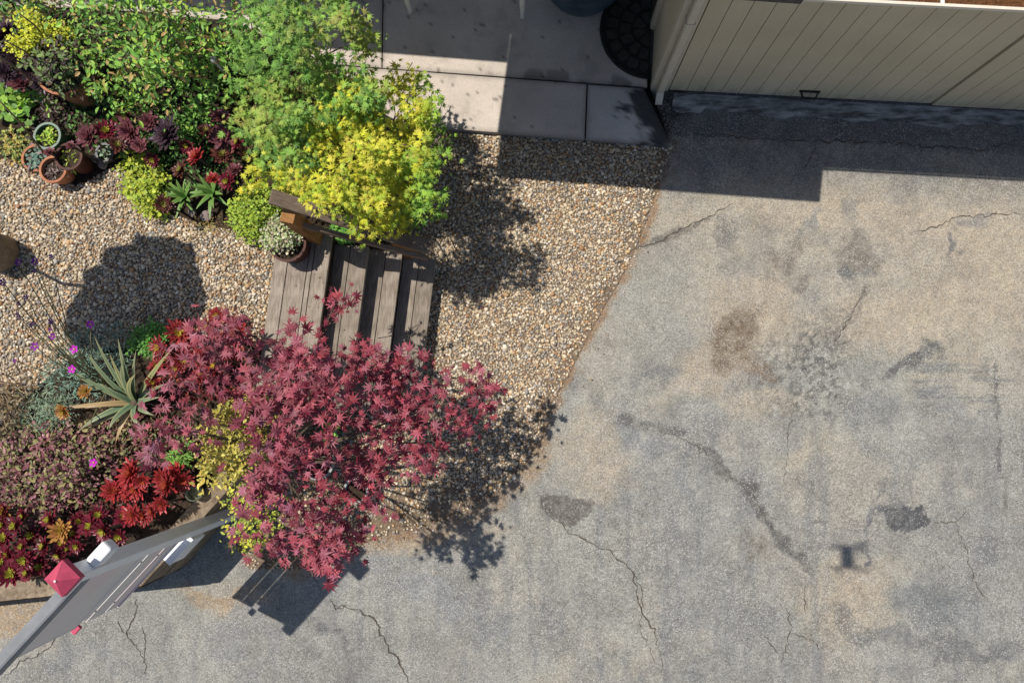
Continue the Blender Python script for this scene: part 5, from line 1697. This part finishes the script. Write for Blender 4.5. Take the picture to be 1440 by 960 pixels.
v = [cc, cc-UP*.012]+rim+[p-UP*.012 for p in rim]
f = [[0, 2+i, 2+(i+1) % n] for i in range(n)]+[[1, 2+n+(i+1) % n, 2+n+i] for i in range(n)]+[[2+i, 2+n+i, 2+n+(i+1) % n, 2+(i+1) % n] for i in range(n)]
pyob("canopy", v, f, M_FABRIC, PR)
for i in range(0, n, 3):
    v, f = tube([cc-UP*.03, rim[i]-UP*.02], [.008, .006], 5)
    pyob("rib", v, f, M_TIMBER, PR)
v, f = tube([(pc.x, pc.y, ZT+.3), (pc.x, pc.y, 2.2), cc-UP*.02], [.016, .015, .013], 8)
pyob("pole", v, f, M_TIMBER, PR, True)

# ------------------------------------------------------------------ the drone that carries the camera
DR = thing("quadcopter", (0, 0, H+.05), "small dark quadcopter hovering high above the driveway", "drone")
c = Vector((0, 0, H+.10))
v, f = obox(c, (1, 0, 0), (0, 1, 0), UP, .11, .23, .08)
pyob("body", v, f, M_BLACK, DR, bevel=.015)
for sx in (-1, 1):
    for sy in (-1, 1):
        e = c+Vector((sx*.13, sy*.115, .01))
        v, f = beam(c+Vector((sx*.05, sy*.10, 0)), e, .026, .02)
        ar = pyob("arm", v, f, M_BLACK, DR)
        v, f = lathe([(.001, 0), (.016, 0), (.016, .03), (.001, .032)], 12, tuple(e))
        pyob("motor", v, f, M_BLACK, ar)
        a = 0.3*sx+.5*sy
        v, f = obox(e+UP*.036, (math.cos(a), math.sin(a), 0), (-math.sin(a), math.cos(a), 0), UP, .16, .02, .003)
        pyob("propeller", v, f, M_BLACK, ar)

# ------------------------------------------------------------------ fallen leaves and spilled pebbles
rng = np.random.default_rng(99)


def scatter_flat(name, label, cat, pxs, pys, z, tmpl, size, pal, mat, lift=.01):
    n = len(pxs); pos = PA(pxs, pys, z); pos[:, 2] += lift
    V, F, C = batch(tmpl[0], tmpl[1], pos, rng.uniform(0, 6.28, n), rng.normal(0, .25, n), rng.normal(0, .25, n), rng.uniform(size[0], size[1], n), pick_cols(rng, pal, n))
    return tag(mob(name, raw_mesh(name, V, F, C, mat is M_PEBBLE), mat), label, cat, None, "stuff")


dry = [(.24, .12, .06), (.16, .08, .045), (.30, .18, .08), (.20, .06, .05)]
a = rng.normal(0, 1, (60, 2))
scatter_flat("fallen_leaves", "dry fallen leaves on the gravel round the steps", "leaves", 650+a[:, 0]*90, 330+a[:, 1]*110, .03, OVATE, (.015, .035), dry, M_LEAF)
a = rng.normal(0, 1, (55, 2))
scatter_flat("driveway_litter", "small dry leaves and grit on the driveway edge", "leaves", 700+a[:, 0]*150, 760+a[:, 1]*70, .0, OVATE, (.010, .024), dry, M_LEAF, .006)
a = rng.uniform(0, 1, (26, 2))
scatter_flat("step_litter", "dry leaf bits lying on the wooden treads", "leaves", 395+a[:, 0]*70, 345+a[:, 1]*120, .80, OVATE, (.010, .024), dry, M_LEAF, .006)
t_ = rng.uniform(0, len(EDGE)-1.01, 150); i_ = t_.astype(int); f_ = t_-i_; E_ = np.array(EDGE, float)
pe = E_[i_]*(1-f_[:, None])+E_[i_+1]*f_[:, None]
dn = np.abs(rng.normal(0, 13, 150))
scatter_flat("spilled_pebbles", "loose pebbles strayed from the gravel onto the asphalt", "gravel", pe[:, 0]+dn*.85, pe[:, 1]+dn*.5, .0, ico(), (.006, .013), [tuple(c) for c in PEB], M_PEBBLE, .006)
